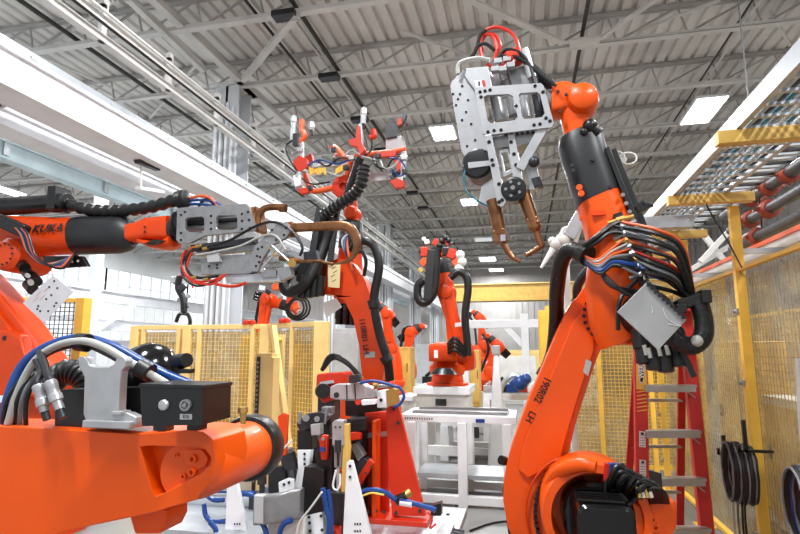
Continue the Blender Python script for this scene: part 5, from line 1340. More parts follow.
for q in (((373, 300), (375, 308)), ((385, 356), (388, 362))): obj('hose_clamp', MB().cyl(Q(*q[0], 4.9), Q(*q[1], 4.9), .058, n=16), M['black'], rm)
obj('thin_hose', MB().tube([Q(354, 254, 4.95), Q(362, 252, 4.9), Q(366, 262, 4.9), Q(364, 276, 4.95)], .018, 8), M['black'], rm)
obj('front_hose', MB().tube([Q(333, 218, 4.9), Q(326, 240, 4.9), Q(318, 262, 4.85), Q(306, 284, 4.8), Q(291, 292, 4.8), Q(284, 286, 4.8), Q(288, 276, 4.85), Q(300, 266, 4.9)], .055, 14, 8), M['rubber'], rm)
obj('hose_guide', MB().bar(Q(322, 210, 4.95), Q(314, 262, 4.9), .07, .16).bar(Q(338, 205, 4.95), Q(330, 262, 4.9), .05, .06), M['sleeve'], rm, bevel=.008)
mbk = obj('motor_bank', MB().bar(Q(300, 272, 4.95), Q(324, 272, 4.95), .2, .22), M['black'], rm, bevel=.02)
for i in range(4): obj('wrist_motor', MB().cyl(Q(303 + 6 * i, 276, 4.85), Q(302 + 6 * i, 299 - i, 4.85), .045, n=14), M['black'], mbk, bevel=.005)
for i in range(5): obj('cable', MB().tube([Q(350 - i, 232, 4.9), Q(340 + i * 2, 240 + 3 * i, 4.85), Q(352, 262 + i * 2, 4.88)], .012, 6), M[['rubber', 'lgrey', 'blue', 'rubber', 'orhose'][i]], rm)
for i in range(3): obj('cable', MB().tube([Q(322, 370, 4.9), Q(330 + 2 * i, 356 + i, 4.85), Q(344 + i * 3, 360 + i * 3, 4.85), Q(360, 376 + i * 2, 4.85)], .02, 8), M['rubber'], rm)
obj('ribbed_hose', MB().tube([Q(323, 216, 4.85), Q(338, 205, 4.8), Q(352, 196, 4.78), Q(361, 184, 4.75), Q(364, 166, 4.75)], .05, 14, 8, rib=.25, ribn=15), M['rubber'], rm)
single('robot_pedestal', MB().mm((rm.location.x - .42, 4.78, 0), (rm.location.x + .42, 5.62, .03)).mm((rm.location.x - .34, 4.86, .03), (rm.location.x + .34, 5.54, .39)).mm((rm.location.x - .42, 4.78, .39), (rm.location.x + .42, 5.62, .418)), M['offwhite'], 'low pale steel pedestal under the middle orange robot', 'pedestal', bevel=.006)
single('paper_sheet', MB().poly(Plane(Q(331, 307, 4.7), (.1, 1, .2)), [(322, 303), (336, 298), (342, 307), (326, 318)], th=.004), M['offwhite'], 'small tan sheet of paper hanging left of the middle robot arm', 'paper')


def gripper():
    r = thing('gripper_frame', 'gripper frame of orange tubes, red brackets and clamps held up by the middle robot', 'gripper', Q(347, 190, 5.0))
    P = Plane((0, 5.0, 0), (0, 1, 0)); F = P.off(.12); Bk = P.off(-.25)
    obj('hub_disc', MB().lathe(P.off(-.06)(346, 189), (0, -1, 0), [(0, .12), (.09, .12), (.1, .1), (.1, .04), (.06, .035), (.06, .001)], 32, False), M['red'], r)
    obj('hub_adapter', MB().cyl(P.off(.0)(347, 195), P.off(.05)(360, 158), .045, n=16), M['black'], r)
    for nm, pts, m_, rr in (('frame_tube', [(337, 187), (318, 191), (311, 189), (303, 172)], 'orhose', .03), ('frame_tube', [(346, 178), (352, 160), (362, 155), (390, 152), (406, 149)], 'orhose', .026),
                            ('frame_tube', [(360, 157), (346, 158), (338, 150), (333, 147)], 'orhose', .03), ('frame_tube', [(310, 164), (330, 166), (346, 164), (362, 158)], 'lgrey', .014)):
        obj(nm, MB().tube([P(*q) for q in pts], rr, 10, 4), M[m_], r)
    for (pts, d) in (([(294, 163), (300, 156), (308, 160), (308, 168), (300, 174)], F), ([(349, 141), (356, 139), (358, 126), (361, 127), (362, 143), (366, 151), (361, 156), (358, 148), (351, 146)], F), ([(382, 152), (398, 151), (396, 157), (378, 158)], P), ([(390, 182), (398, 179), (405, 182), (404, 188), (396, 189)], F), ([(298, 190), (308, 188), (310, 193), (302, 195)], F), ([(304, 159), (312, 154), (314, 162), (306, 163)], Bk), ([(330, 147), (338, 146), (344, 154), (336, 157)], Bk), ([(394, 160), (402, 158), (404, 168), (398, 172)], Bk)):
        obj('red_bracket', MB().poly(d, pts, th=.06), M['red'], r, bevel=.005)
    for (a, b, d) in (((294, 116), (293, 140), F), ((364, 108), (363, 124), F), ((301, 172), (293, 186), F), ((404, 152), (403, 178), P), ((340, 150), (334, 158), Bk), ((312, 122), (311, 130), P)):
        c = obj('clamp_cylinder', MB().lathe(d(*a), d(*b) - d(*a), [(0, .028), (.02, .034), (.07, .034), (.075, .026), ((d(*b) - d(*a)).length, .026)], 14), M['alu'], r)
        obj('rod_end', MB().cyl(d(*b), d(b[0] + 1, b[1] + 5), .014, n=8), M['dsteel'], c)
    obj('post', MB().bar(P(302, 142), P(302, 158), .035, .035), M['white'], r); obj('post', MB().bar(F(296, 134), F(296, 146), .06, .05), M['dsteel'], r, bevel=.004)
    obj('post', MB().tube([P(302, 120), P(302, 130), P(305, 136), P(300, 143)], .028, 10), M['orhose'], r)
    obj('post', MB().bar(F(361, 124), F(362, 152), .03, .035), M['alu'], r)
    obj('red_clamp_jaw', MB().tube([F(373, 130), F(374, 136), F(370, 138)], .03, 10), M['red'], r)
    obj('grey_plate', MB().poly(P.off(-.1), [(385, 125), (389, 124), (390, 118), (393, 118), (394, 124), (397, 126), (397, 137), (386, 139)], th=.03), M['sleeve'], r, bevel=.003)
    obj('grey_plate', MB().poly(P.off(-.12), [(386, 138), (404, 136), (406, 148), (386, 150)], th=.02), M['panel'], r, bevel=.003)
    obj('grey_plate', MB().poly(P.off(-.2), [(370, 174), (388, 172), (390, 180), (368, 182)], th=.03), M['panel'], r, bevel=.003)
    obj('jaw', MB().poly(P, [(397, 122), (403, 114), (407, 115), (406, 119), (402, 126), (398, 128)], th=.05), M['dsteel'], r, bevel=.003)
    obj('jaw_pad', MB().poly(P.off(.04), [(398, 120), (402, 118), (402, 124), (398, 126)], th=.03), M['red'], r)
    for i in range(7): obj('yellow_sensor', MB().cyl(F(310 + i * 2.4, 168), F(311 + i * 2.4, 175 - (i % 3)), .013, n=8), M['yellow'], r)
    for i in range(4): obj('yellow_sensor', MB().cyl(F(337 + i * 2.2, 168 - i), F(336 + i * 2.2, 174 - i), .013, n=8), M['yellow'], r)
    for pts, m_ in (([(293, 140), (286, 146), (288, 156), (296, 170)], 'rubber'), ([(294, 162), (300, 176), (312, 184), (330, 182)], 'rubber'), ([(364, 124), (371, 138), (371, 150), (364, 156)], 'rubber'), ([(372, 156), (376, 166), (386, 168), (392, 160), (400, 156)], 'rubber'), ([(390, 158), (400, 160), (406, 170), (400, 176), (392, 170)], 'blue'), ([(306, 166), (320, 160), (336, 164), (350, 160)], 'blue'), ([(312, 176), (326, 172), (340, 176), (348, 166)], 'lgrey'), ([(318, 162), (328, 166), (340, 158), (356, 160)], 'rubber'), ([(344, 156), (352, 150), (362, 156), (376, 160)], 'lgrey'), ([(380, 160), (384, 168), (394, 166), (404, 152)], 'lgrey')):
        obj('cable', MB().tube([F(*q) for q in pts], .009, 6), M[m_], r)
    for q in ((300, 150), (304, 170), (316, 166), (334, 150), (352, 158), (378, 156), (404, 158), (405, 172), (400, 180), (346, 168), (310, 188)):
        obj('joint_block', MB().box(F(*q), (.05, .05, .045)), M['dsteel'] if q[0] % 4 else M['alu'], r, bevel=.004)
    obj('clamp_block', MB().poly(F, [(294, 176), (302, 175), (302, 186), (296, 188)], th=.06), M['white'], r, bevel=.006)
gripper()

# ================================================================ robot farther back on a white pedestal
Y = 7.9
r2, K2 = robot('orange robot on a white pedestal in the middle distance, raising a crowded tool', Q(461, 350, Y), Q(446, 292, Y), Q(439, 254, Y), Q(438, 246, Y), base_z=1.2, k=.72, base_u=-.28, hose=False)
obj('front_hose', MB().tube([Q(436, 248, 7.6), Q(436, 270, 7.6), Q(434, 292, 7.6), Q(425, 303, 7.6), Q(418, 298, 7.6), Q(418, 286, 7.6), Q(424, 280, 7.6)], .06, 12, 6), M['rubber'], r2)
obj('hose_guide', MB().bar(Q(432, 250, 7.6), Q(428, 300, 7.6), .12, .12), M['sleeve'], r2, bevel=.01)
obj('side_hose', MB().tube([Q(450, 278, 7.6), Q(458, 272, 7.6), Q(466, 276, 7.6), Q(468, 290, 7.6), Q(465, 315, 7.6), Q(467, 340, 7.6), Q(468, 356, 7.6)], .055, 12, 6), M['rubber'], r2)
obj('rating_label', MB().poly(Plane((0, 7.7, 0), (0, 1, 0)), [(455, 323), (463, 322), (463, 326), (455, 327)], th=.004), M['white'], r2)
for i in range(4): obj('cable', MB().tube([Q(448, 344 + i * 3, 7.5), Q(455, 338 + i * 4, 7.4), Q(464, 348 + i * 3, 7.5)], .025, 6), M['rubber'], r2)
obj('motor_casting', MB().loft([(Q(430, 353, 7.6), V((0, .12, 0)), V((0, 0, .12)), 5), (Q(440, 352, 7.6), V((0, .15, 0)), V((0, 0, .14)), 5), (Q(457, 352, 7.65), V((0, .15, 0)), V((0, 0, .13)), 5)], 20), M['orange2'], r2, bevel=.01)
obj('white_label', MB().mm(Q(434, 358, 7.44), Q(438, 350, 7.46)), M['white'], r2)
obj('cable_hub', MB().cyl(Q(444, 374, 7.5), Q(444, 368, 7.5), .2, .12, 20), M['black'], r2)
def far_tool(r, P, pts):
    for i, (x, y, s, m_) in enumerate(pts): obj('tool_block', MB().box(P(x, y), (s, s * .7, s * 1.2), Matrix.Rotation(i * .7, 3, 'Y')), M[m_], r, bevel=s * .1)
P = Plane((0, 7.7, 0), (0, 1, 0))
t = thing('weld_tool', 'cluster of orange, white and black tool parts on top of the pedestal robot', 'tool', P(440, 250))
far_tool(t, P, [(425, 252, .12, 'red'), (424, 262, .1, 'orhose'), (427, 242, .06, 'white'), (437, 243, .1, 'red'), (448, 242, .08, 'redhose'), (452, 254, .12, 'red'), (456, 262, .09, 'orhose'), (430, 268, .09, 'yellow'), (421, 270, .06, 'gold'), (446, 252, .1, 'black'), (432, 255, .09, 'dsteel'), (424, 239, .05, 'white')])
for q in ((460, 255), (462, 262), (459, 269)): obj('wrapped_bundle', MB().ball(P(*q), .07, 12), M['white'], t)
obj('ribbed_hose', MB().tube([P(432, 270), P(437, 258), P(440, 244), P(446, 238), P(452, 244)], .045, 12, 6, rib=.25, ribn=9), M['rubber'], t)
obj('dark_arm', MB().bar(P(436, 284), P(434, 248), .07, .1), M['sleeve'], t, bevel=.01)
x0, x1 = Q(414, 400, 7.5).x, Q(470, 400, 7.5).x
r = thing('robot_pedestal', 'white steel pedestal with legs under the middle-distance robot', 'pedestal', ((x0 + x1) / 2, 7.9, 0))
obj('top_plate', MB().mm((x0, 7.45, 1.1), (x1, 8.35, 1.2)), M['white'], r, bevel=.006)
obj('apron', MB().mm((x0 + .04, 7.5, .85), (x1 - .04, 8.3, 1.1)), M['offwhite'], r, bevel=.004)
for x in (x0 + .1, x1 - .1):
    for y in (7.55, 8.25): obj('leg', MB().mm((x - .07, y - .07, 0), (x + .07, y + .07, .85)), M['white'], r, bevel=.006)
obj('cross_rail', MB().mm((x0 + .1, 7.5, .3), (x1 - .1, 7.56, .42)), M['white'], r)
obj('vent', MB().mm((x0 + .3, 7.49, .95), (x0 + .45, 7.5, 1.04)), M['dsteel'], r)

# smaller robots down the line
def small(label, Y, S, E, W, H, bz, k, v=(0, -1, 0), hose=True, bu=-.25, group=None):
    return robot(label, Q(*S, Y), Q(*E, Y), Q(*W, Y), Q(*H, Y), base_z=bz, k=k, v=v, hose=hose, base_u=bu, detail=False)
rb, _ = small('orange robot half hidden behind the thick hose of the middle robot', 8.6, (391, 350), (387, 314), (378, 304), (373, 304), 1.02, .5, bu=.1)
for Yp, x, zt_, lb in ((8.6, rb.location.x, 1.0, 'white pedestal under the robot half hidden behind the middle robot'),):
    single('robot_pedestal', MB().mm((x - .4, Yp - .4, 0), (x + .4, Yp + .4, .08)).mm((x - .3, Yp - .3, .08), (x + .3, Yp + .3, zt_ - .06)).mm((x - .38, Yp - .38, zt_ - .06), (x + .38, Yp + .38, zt_)), M['white'], lb, 'pedestal')
rc, _ = small('small orange robot far down the hall right of the pedestal robot', 12.0, (490, 372), (498, 346), (488, 336), (482, 338), .85, .62)
single('robot_pedestal', MB().mm((rc.location.x - .45, 11.6, 0), (rc.location.x + .45, 12.4, .84)), M['offwhite'], 'pale block pedestal under the small robot far down the hall', 'pedestal', bevel=.01)
rd, _ = small('small orange robot far left of the pedestal robot, arm leaning right', 10.6, (407, 362), (411, 332), (421, 326), (426, 328), .95, .6)
single('robot_pedestal', MB().mm((rd.location.x - .45, 10.2, 0), (rd.location.x + .45, 11.0, .94)), M['offwhite'], 'pale block pedestal left of the white robot pedestal', 'pedestal', bevel=.01)
re, _ = small('distant orange robot peeking over the white gantry beam', 15.5, (484, 345), (480, 318), (474, 312), (470, 312), 1.2, .7)
single('robot_pedestal', MB().mm((re.location.x - .45, 15.1, 0), (re.location.x + .45, 15.9, 1.19)), M['offwhite'], 'pale block pedestal behind the white gantry', 'pedestal', bevel=.01)
rf, _ = small('orange robot arm reaching down behind the pale yellow cell guard', 9.6, (262, 345), (268, 300), (292, 308), (298, 316), 1.2, .7, bu=-.1)
single('robot_pedestal', MB().mm((rf.location.x - .45, 9.2, 0), (rf.location.x + .45, 10.0, 1.19)), M['offwhite'], 'pale pedestal hidden behind the pale yellow cell guard', 'pedestal', bevel=.01)
P = Plane((0, 9.3, 0), (0, 1, 0))
t = thing('spot_welding_gun', 'small round tool with black cable loops on the robot behind the cell guard', 'welding gun', P(300, 318))
for i in range(3): obj('cable_loop', MB().tube([P(298, 308) + V((.24 * math.cos(a) * (1 - .2 * i), -.03 * i, .22 * math.sin(a) * (1 - .15 * i))) for a in [j * PI / 5 for j in range(11)]], .02, 7, 3), M['rubber'], t)
far_tool(t, P, [(290, 300, .12, 'red'), (285, 292, .1, 'white'), (276, 287, .12, 'orhose'), (268, 292, .08, 'dsteel'), (296, 306, .12, 'orhose'), (300, 314, .1, 'steel'), (280, 296, .08, 'alu'), (262, 288, .09, 'white'), (266, 298, .06, 'red')])
for q in (246, 252, 283, 288):
    if q < 260: c = V((Q(q, 330, 7.5).x, 7.5, 2.08))
    else:
        u = (q - 266) / 56.0; c = V((a2.x + (a4.x - a2.x) * u, a2.y + (a4.y - a2.y) * u, 2.085))
    single('beacon', MB().lathe(c, (0, 0, 1), [(0, .05), (.05, .05), (.07, .03)], 12), M['red'], 'small red cap on top of the cell guard, %s' % {246: 'leftmost of four', 252: 'second from left', 283: 'third from left', 288: 'rightmost of four'}[q], 'cap')
P = Plane((0, 9.0, 0), (0, 1, 0))
t = thing('hanging_tool', 'black and chrome tool hanging behind the cell guard below the left gun', 'tool', P(183, 322))
obj('tool_arm', MB().tube([P(180, 276), P(178, 288), P(183, 298), P(184, 312)], .06, 10), M['black'], t)
obj('tool_hook', MB().tube([P(176, 322), P(180, 314), P(188, 315), P(190, 324), P(184, 328)], .035, 8), M['black'], t)
far_tool(t, P, [(174, 280, .1, 'alu'), (182, 288, .12, 'dsteel'), (180, 300, .08, 'steel'), (188, 296, .07, 'alu'), (186, 306, .08, 'black')])
obj('tool_cable', MB().tube([P(174, 284), P(180, 276), P(190, 278), P(193, 288)], .02, 6), M['redhose'], t)
# small white arm tool behind the right robot
P = Plane((0, 5.2, 0), (0, 1, 0))
t = thing('sealing_gun', 'white pointed tool with pale wires poking out left of the right robot forearm', 'tool', P(562, 250))
obj('barrel', MB().bar(P(584, 210), P(568, 238), .12, .12), M['alu'], t, bevel=.01)
obj('nozzle', MB().cyl(P(553, 249), P(541, 268), .03, .012, 12), M['white'], t)
obj('head', MB().ball(P(563, 240), .07, 12).ball(P(556, 244), .06, 12).ball(P(552, 241), .04, 10), M['offwhite'], t)
for i in range(3): obj('wire', MB().tube([P(570 + i * 2, 226), P(562 - i, 230 + i * 2), P(568, 240 + i), P(574, 244)], .012, 6), M['offwhite'], t)
obj('arm', MB().tube([P(584, 212), P(592, 200), P(600, 190)], .06, 10), M['white'], t)
obj('stand', MB().mm((P(567, 262).x - .03, 5.3, 0), (P(567, 262).x + .03, 5.38, P(567, 262).z)).bar(V((P(567, 262).x, 5.3, P(567, 262).z)), P(580, 222), .06, .06), M['offwhite'], t, bevel=.01)

# ================================================================ white frames in the distance
def white_frame():
    y0, y1 = 6.25, 6.95
    xa, xb = Q(402, 420, y0).x, Q(516, 420, y0).x
    z = Q(450, 415, y0).z
    r = thing('steel_frame', 'white welded steel bench frame standing on the floor in the centre', 'frame', ((xa + xb) / 2, 6.6, 0))
    for y in (y0, y1): obj('top_rail', MB().mm((xa, y - .04, z - .08), (xb, y + .04, z)), M['white'], r, bevel=.005)
    for x in (xa, xb - .08): obj('end_rail', MB().mm((x, y0, z - .08), (x + .08, y1, z)), M['white'], r)
    for x in (xa + .12, (xa + xb) / 2 + .05, xb - .1):
        for y in (y0, y1): obj('leg', MB().mm((x - .05, y - .05, 0), (x + .05, y + .05, z - .08)), M['white'], r, bevel=.005)
    for y in (y0, y1): obj('foot_rail', MB().mm((xa + .12, y - .043, .03), (xb - .1, y + .043, .12)), M['white'], r, bevel=.005)
    obj('shelf', MB().mm((xa + .15, y0 + .06, .28), (xb - .12, y1 - .06, .32)), M['zinc'], r)
    obj('linear_rail', MB().mm((xa + .1, y0 + .1, z), (xb - .1, y0 + .16, z + .03)).mm((xa + .1, y1 - .16, z), (xb - .1, y1 - .1, z + .03)), M['steel'], r)
    obj('blue_sticker', MB().mm((Q(476, 420, y0).x, y0 - .045, z - .07), (Q(485, 420, y0).x, y0 - .04, z - .03)), M['blue'], r)
    mb = MB()
    for i in range(12): mb.mm((xa + .04 + i * .028, y0 - .043, z - .055), (xa + .055 + i * .028, y0 - .04, z - .03))
    obj('printed_marks', mb, M['grey'], r)
white_frame()
for i, (xa, xb, y0, y1, z, lb) in enumerate(((Q(425, 440, 7.3).x, Q(500, 440, 7.3).x, 8.75, 9.3, .62, 'low white frame behind the bench frame'), (Q(480, 400, 9).x, Q(545, 400, 9).x, 9.75, 10.3, .95, 'white frame holding silver parts right of the far small robot'), (Q(395, 400, 10).x - .2, Q(440, 400, 10).x, 12.3, 13, .9, 'white frame far behind the pedestal robot'))):
    r = thing('steel_frame', lb, 'frame', ((xa + xb) / 2, y0, 0))
    for y in (y0, y1):
        obj('top_rail', MB().mm((xa, y - .05, z - .1), (xb, y + .05, z)), M['white'], r); obj('foot_rail', MB().mm((xa, y - .05, .1), (xb, y + .05, .2)), M['white'], r)
    for x in (xa + .05, xb - .05):
        for y in (y0, y1): obj('leg', MB().mm((x - .06, y - .06, 0), (x + .06, y + .06, z - .1)), M['white'], r)
    obj('deck', MB().mm((xa, y0, z - .01), (xb, y1, z + .015)), M['panel'], r)
random.seed(11)
its = [('silver box', 'alu'), ('black motor', 'black'), ('blue part', 'blue'), ('orange part', 'red'), ('white block', 'white'), ('steel bracket', 'dsteel')]
for i, (px, Yq, z0, s) in enumerate(((488, 9.9, .97, .16), (500, 9.9, .97, .22), (512, 9.85, .97, .2), (522, 9.95, .97, .2), (532, 9.9, .97, .16), (420, 6.4, 0, 0), (405, 12.5, .92, .3), (428, 12.6, .92, .25))):
    if s == 0: continue
    a, m_ = its[i % 6]; x = Q(px, 380, Yq).x
    single('machine_part', MB().box((x, Yq, z0 + s * .35), (s, s * .6, s * .7)).cyl((x - s * .2, Yq - s * .1, z0 + s * .7), (x + s * .3, Yq - s * .1, z0 + s * 1.1), s * .16, n=12).cyl((x + s * .1, Yq - s * .35, z0 + s * .4), (x + s * .1, Yq - s * .3, z0 + s * .4), s * .2, n=12), M[m_], '%s on a white frame, %s' % (a, ['leftmost in the row under the gantry post', 'second in the row under the gantry post', 'third in the row under the gantry post', 'fourth in the row under the gantry post', 'rightmost in the row under the gantry post', '', 'left of two behind the pedestal robot', 'right of two behind the pedestal robot'][i]), 'machine part', bevel=.008)
# curved silver tube workpiece and blue-clothed cable
x = Q(514, 378, 9.7).x
single('curved_duct', MB().tube([Q(500, 392, 9.5), Q(503, 384, 9.5), Q(512, 376, 9.5), Q(522, 377, 9.5), Q(527, 386, 9.5)], .05, 10), M['zinc'], 'curved silver duct arching over the parts at the foot of the gantry', 'duct')
single('blue_bundle', MB().ball(Q(520, 383, 9.4), .13, 14).ball(Q(526, 379, 9.4), .09, 12), M['blue'], 'dark blue bundle under the curved silver duct', 'bundle')
# tapering stand
r = thing('spear_stand', 'tall narrow white tapering stand in front of the small far robot', 'stand', (Q(497, 410, 8.6).x, 8.6, 0))
obj('cone', MB().loft([((r.location.x, 8.6, 0), V((.16, 0, 0)), V((0, .1, 0)), 6), (Q(496, 352, 8.6), V((.03, 0, 0)), V((0, .03, 0)), 6)], 20), M['white'], r)
obj('top_block', MB().box(Q(496, 350, 8.6), (.12, .1, .14)), M['alu'], r, bevel=.01)
# white gantry
r = thing('gantry_frame', 'white gantry of square tubes with a diagonal brace far down the hall', 'gantry', (Q(500, 350, 13.5).x, 13.5, 0))
za = Q(500, 320, 13.5).z; zb = Q(500, 328, 13.5).z
obj('beam', MB().mm((Q(462, 320, 13.5).x, 13.4, zb), (Q(556, 320, 13.5).x, 13.6, za)), M['white'], r, bevel=.01)
for px in (465, 525.5, 553): obj('post', MB().mm((Q(px, 350, 13.5).x - .09, 13.38, 0), (Q(px, 350, 13.5).x + .09, 13.62, Q(px, 314, 13.5).z)), M['white'], r, bevel=.01)
obj('brace', MB().bar(Q(505, 326, 13.5), Q(523, 345, 13.5), .14, .14), M['white'], r)
# ochre panels and dark clutter behind
for i, (px, Yq, w_, z0, z1, m_, lb) in enumerate(((474, 10.9, .2, .6, 1.7, 'gold', 'narrow ochre panel right of the pedestal robot'), (402, 9.2, .3, .9, 1.75, 'gold', 'ochre panel at the left of the pedestal robot'), (546, 9.25, .2, 0, 2.35, 'yellow', 'tall yellow guard panel left of the right robot arm'), (557, 8.5, .14, 0, 2.5, 'cream', 'slim pale yellow guard post beside the right robot arm'), (380, 9.8, .4, 0, 1.9, 'offwhite', 'pale cabinet behind the middle robot arm'), (345, 9.6, .5, 0, 2.1, 'panel', 'grey cabinet between the cell guard and the middle robot'), (510, 18, 1.6, .0, 1.5, 'offwhite', 'long pale machine near the far wall'), (440, 19, 1.8, 0, 1.9, 'panel', 'grey machine behind the pedestal robot'), (535, 21, 2.2, 0, 1.7, 'cream', 'pale yellow machine at the far end under the crane'), (575, 17, 1.5, 0, 2.0, 'offwhite', 'pale machine far behind the right robot arm'))):
    x = Q(px, 350, Yq).x
    r = thing('machine_cabinet', lb, 'cabinet', (x, Yq, 0))
    obj('body', MB().mm((x - w_ / 2, Yq, z0), (x + w_ / 2, Yq + .4, z1)), M[m_], r, bevel=.01)
    if z0 > 0: obj('leg', MB().mm((x - .05, Yq + .1, 0), (x + .05, Yq + .25, z0)), M['dsteel'], r)
    obj('door', MB().mm((x - w_ * .42, Yq - .02, z0 + .08), (x + w_ * .42, Yq, z1 - .08)), M[m_], r, bevel=.005)
    obj('handle', MB().mm((x + w_ * .3, Yq - .04, (z0 + z1) / 2), (x + w_ * .34, Yq - .02, (z0 + z1) / 2 + .15)), M['black'], r)

# conveyor rails along the floor
for i, (y, z) in enumerate(((9.0, .12), (7.35, .1))):
    xa, xb = Q(400, 460, y).x, Q(525, 460, y).x
    single('floor_rail', MB().mm((xa, y, .0), (xb, y + .18, z)).mm((xa, y - .04, .0), (xb, y + .22, .02)), M['panel'], ['grey steel rail on the floor behind the bench frame', 'grey steel rail on the floor under the back of the bench frame'][i], 'rail', bevel=.004)
single('floor_cable', MB().tube([Q(478, 529, 4.9) + V((0, 0, 0))] and [V((q.x, q.y, .012)) for q in (QZ(470, 531, .01), QZ(486, 525, .01), QZ(500, 522, .01), QZ(520, 521, .01))], .01, 6), M['rubber'], 'thin black cable lying on the floor left of the right robot', 'cable')

# ================================================================ tooling fixture in the middle foreground
ZT2 = .66
TX0, TX1 = Q(180, 520, 3.4).x, Q(458, 520, 3.3).x
def fixture():
    r = thing('fixture_table', 'steel fixture table carrying the clamps and the orange stand', 'table', ((TX0 + TX1) / 2, 3.3, 0))
    obj('top_plate', MB().mm((TX0, 2.98, ZT2 - .05), (TX1, 3.8, ZT2)), M['zinc'], r, bevel=.004)
    obj('side_frame', MB().mm((TX0 + .03, 3.0, ZT2 - .2), (TX1 - .03, 3.78, ZT2 - .05)), M['dsteel'], r, bevel=.004)
    for x in (TX0 + .1, TX1 - .1):
        for y in (3.08, 3.7): obj('leg', MB().mm((x - .05, y - .05, 0), (x + .05, y + .05, ZT2 - .2)), M['offwhite'], r)
    for q in ((448, 515), (456, 506), (440, 507)):
        p = QZ(q[0], q[1], ZT2); obj('plate_screw', MB().cyl((min(p.x, TX1 - .02), p.y, ZT2), (min(p.x, TX1 - .02), p.y, ZT2 + .008), .011, n=8), M['hole'], r)
fixture()
Yb = 3.42; P = Plane((0, Yb, 0), (0, 1, 0))
def onz(x, y, Yq): q = Q(x, y, Yq); return q
r = thing('orange_stand', 'tall orange steel stand with gusset plates on the fixture table', 'stand', Q(395, 520, 3.45)); r.location.z = ZT2
z0 = ZT2
def gz(px, Yq): return Q(px, 500, Yq).x
obj('back_plate', MB().poly(P.off(-.08), [(365, 413), (388, 411), (389, 514), (365, 514)], th=.03, back=True), M['red'], r, bevel=.003)
obj('front_gusset', MB().poly(P.off(.02), [(386, 408), (389, 400), (397, 403), (400, 412), (424, 510), (426, 516), (392, 516), (388, 470)], th=.04, back=True), M['redhose'] if 0 else M['red'], r, bevel=.004)
obj('left_gusset', MB().bar(V((gz(377, 3.45), 3.45, z0)), V((gz(377, 3.45), 3.45, P(377, 420).z)), .025, .16), M['orange2'], r, bevel=.003)
obj('base_plate', MB().mm((gz(362, 3.42), 3.34, z0), (gz(429, 3.42), 3.62, z0 + .03)), M['red'], r, bevel=.003)
obj('slot', MB().poly(P.off(-.075), [(366, 433), (388, 431), (388, 436), (366, 438)], th=.012), M['panel'], r)
for q in ((368, 512), (376, 511), (396, 513), (384, 512), (420, 511), (398, 423), (394, 409)): obj('bolt', MB().cyl(P.off(.01)(*q), P.off(.035)(*q), .011, n=10), M['hole'], r)

def part_thing(name, label, cat, items, base):
    r = thing(name, label, cat, base)
    for nm, mb, m_, bv in items: (each if m_ == 'hole' else obj)(nm, mb, M[m_], r, bevel=bv)
    return r
P3 = Plane((0, 3.3, 0), (0, 1, 0)); P2 = Plane((0, 3.1, 0), (0, 1, 0)); P4 = Plane((0, 3.55, 0), (0, 1, 0))
def dots(pl, pts, r=.009): return holes_on(pl, pts, None, r)
# clamp on top of stand
part_thing('power_clamp', 'silver power clamp lying on top of the orange stand, reaching left', 'clamp', [
    ('clamp_body', MB().poly(P3, [(330, 387), (336, 384), (350, 384), (352, 382), (362, 383), (366, 386), (374, 388), (374, 398), (352, 400), (336, 400), (330, 398)], th=.09, back=True), 'alu', .006),
    ('body_hole', dots(P3, [(336.5, 395)], .018), 'hole', 0), ('joint_lines', MB().poly(P3.off(.003), [(346, 384.5), (347, 384.5), (347.5, 399.5), (346.5, 399.5)], th=.004).poly(P3.off(.003), [(354, 384), (355, 384), (356, 399), (355, 399)], th=.004), 'dsteel', 0),
    ('sensor_block', MB().poly(P3.off(.02), [(350, 375), (360, 374), (362, 382), (350, 383)], th=.05), 'dsteel', .004),
    ('copper_pin', MB().cyl(P3.off(.02)(374, 386), P3.off(.02)(378, 385), .02, n=12), 'brass', 0),
    ('rod', MB().cyl(P3(376, 386), P3(393, 386), .011, n=10), 'steel', 0)], P3(352, 400))
part_thing('locating_block', 'white and steel locating block on the stand top, right of the silver clamp', 'block', [
    ('block', MB().poly(P3, [(377, 391), (386, 390), (387, 408), (377, 408)], th=.1, back=True), 'white', .005),
    ('steel_side', MB().poly(P3.off(.004), [(386, 390), (393, 388), (396, 390), (396, 405), (387, 407)], th=.1, back=True), 'brass', .005),
    ('hole', dots(P3, [(381, 400)], .011), 'hole', 0)], P3(386, 408))
part_thing('black_valve', 'black valve block under the silver clamp', 'valve', [
    ('valve_body', MB().poly(P4, [(345, 400), (366, 400), (382, 402), (382, 412), (366, 418), (345, 416)], th=.12, back=True), 'black', .006),
    ('orange_cap', MB().cyl(P4.off(.0)(358, 402), P4.off(.06)(358, 402), .02, n=14), 'redhose', 0),
    ('grey_port', MB().poly(P4.off(.03), [(362, 400), (376, 399), (376, 404), (363, 405)], th=.06), 'white', .004)], P4(360, 418))
part_thing('black_valve', 'black valve stack between the upright clamp and the orange stand', 'valve', [
    ('valve_body', MB().poly(P3, [(349, 420), (365, 418), (366, 430), (352, 433)], th=.1, back=True), 'black', .005),
    ('port', MB().cyl(P3(352, 424), P3(346, 424), .014, n=10), 'dsteel', 0), ('red_jaw', MB().poly(P3.off(.03), [(347, 434), (353, 432), (361, 433), (361, 439), (352, 440), (347, 438)], th=.05), 'red', .004)], P3(357, 436))
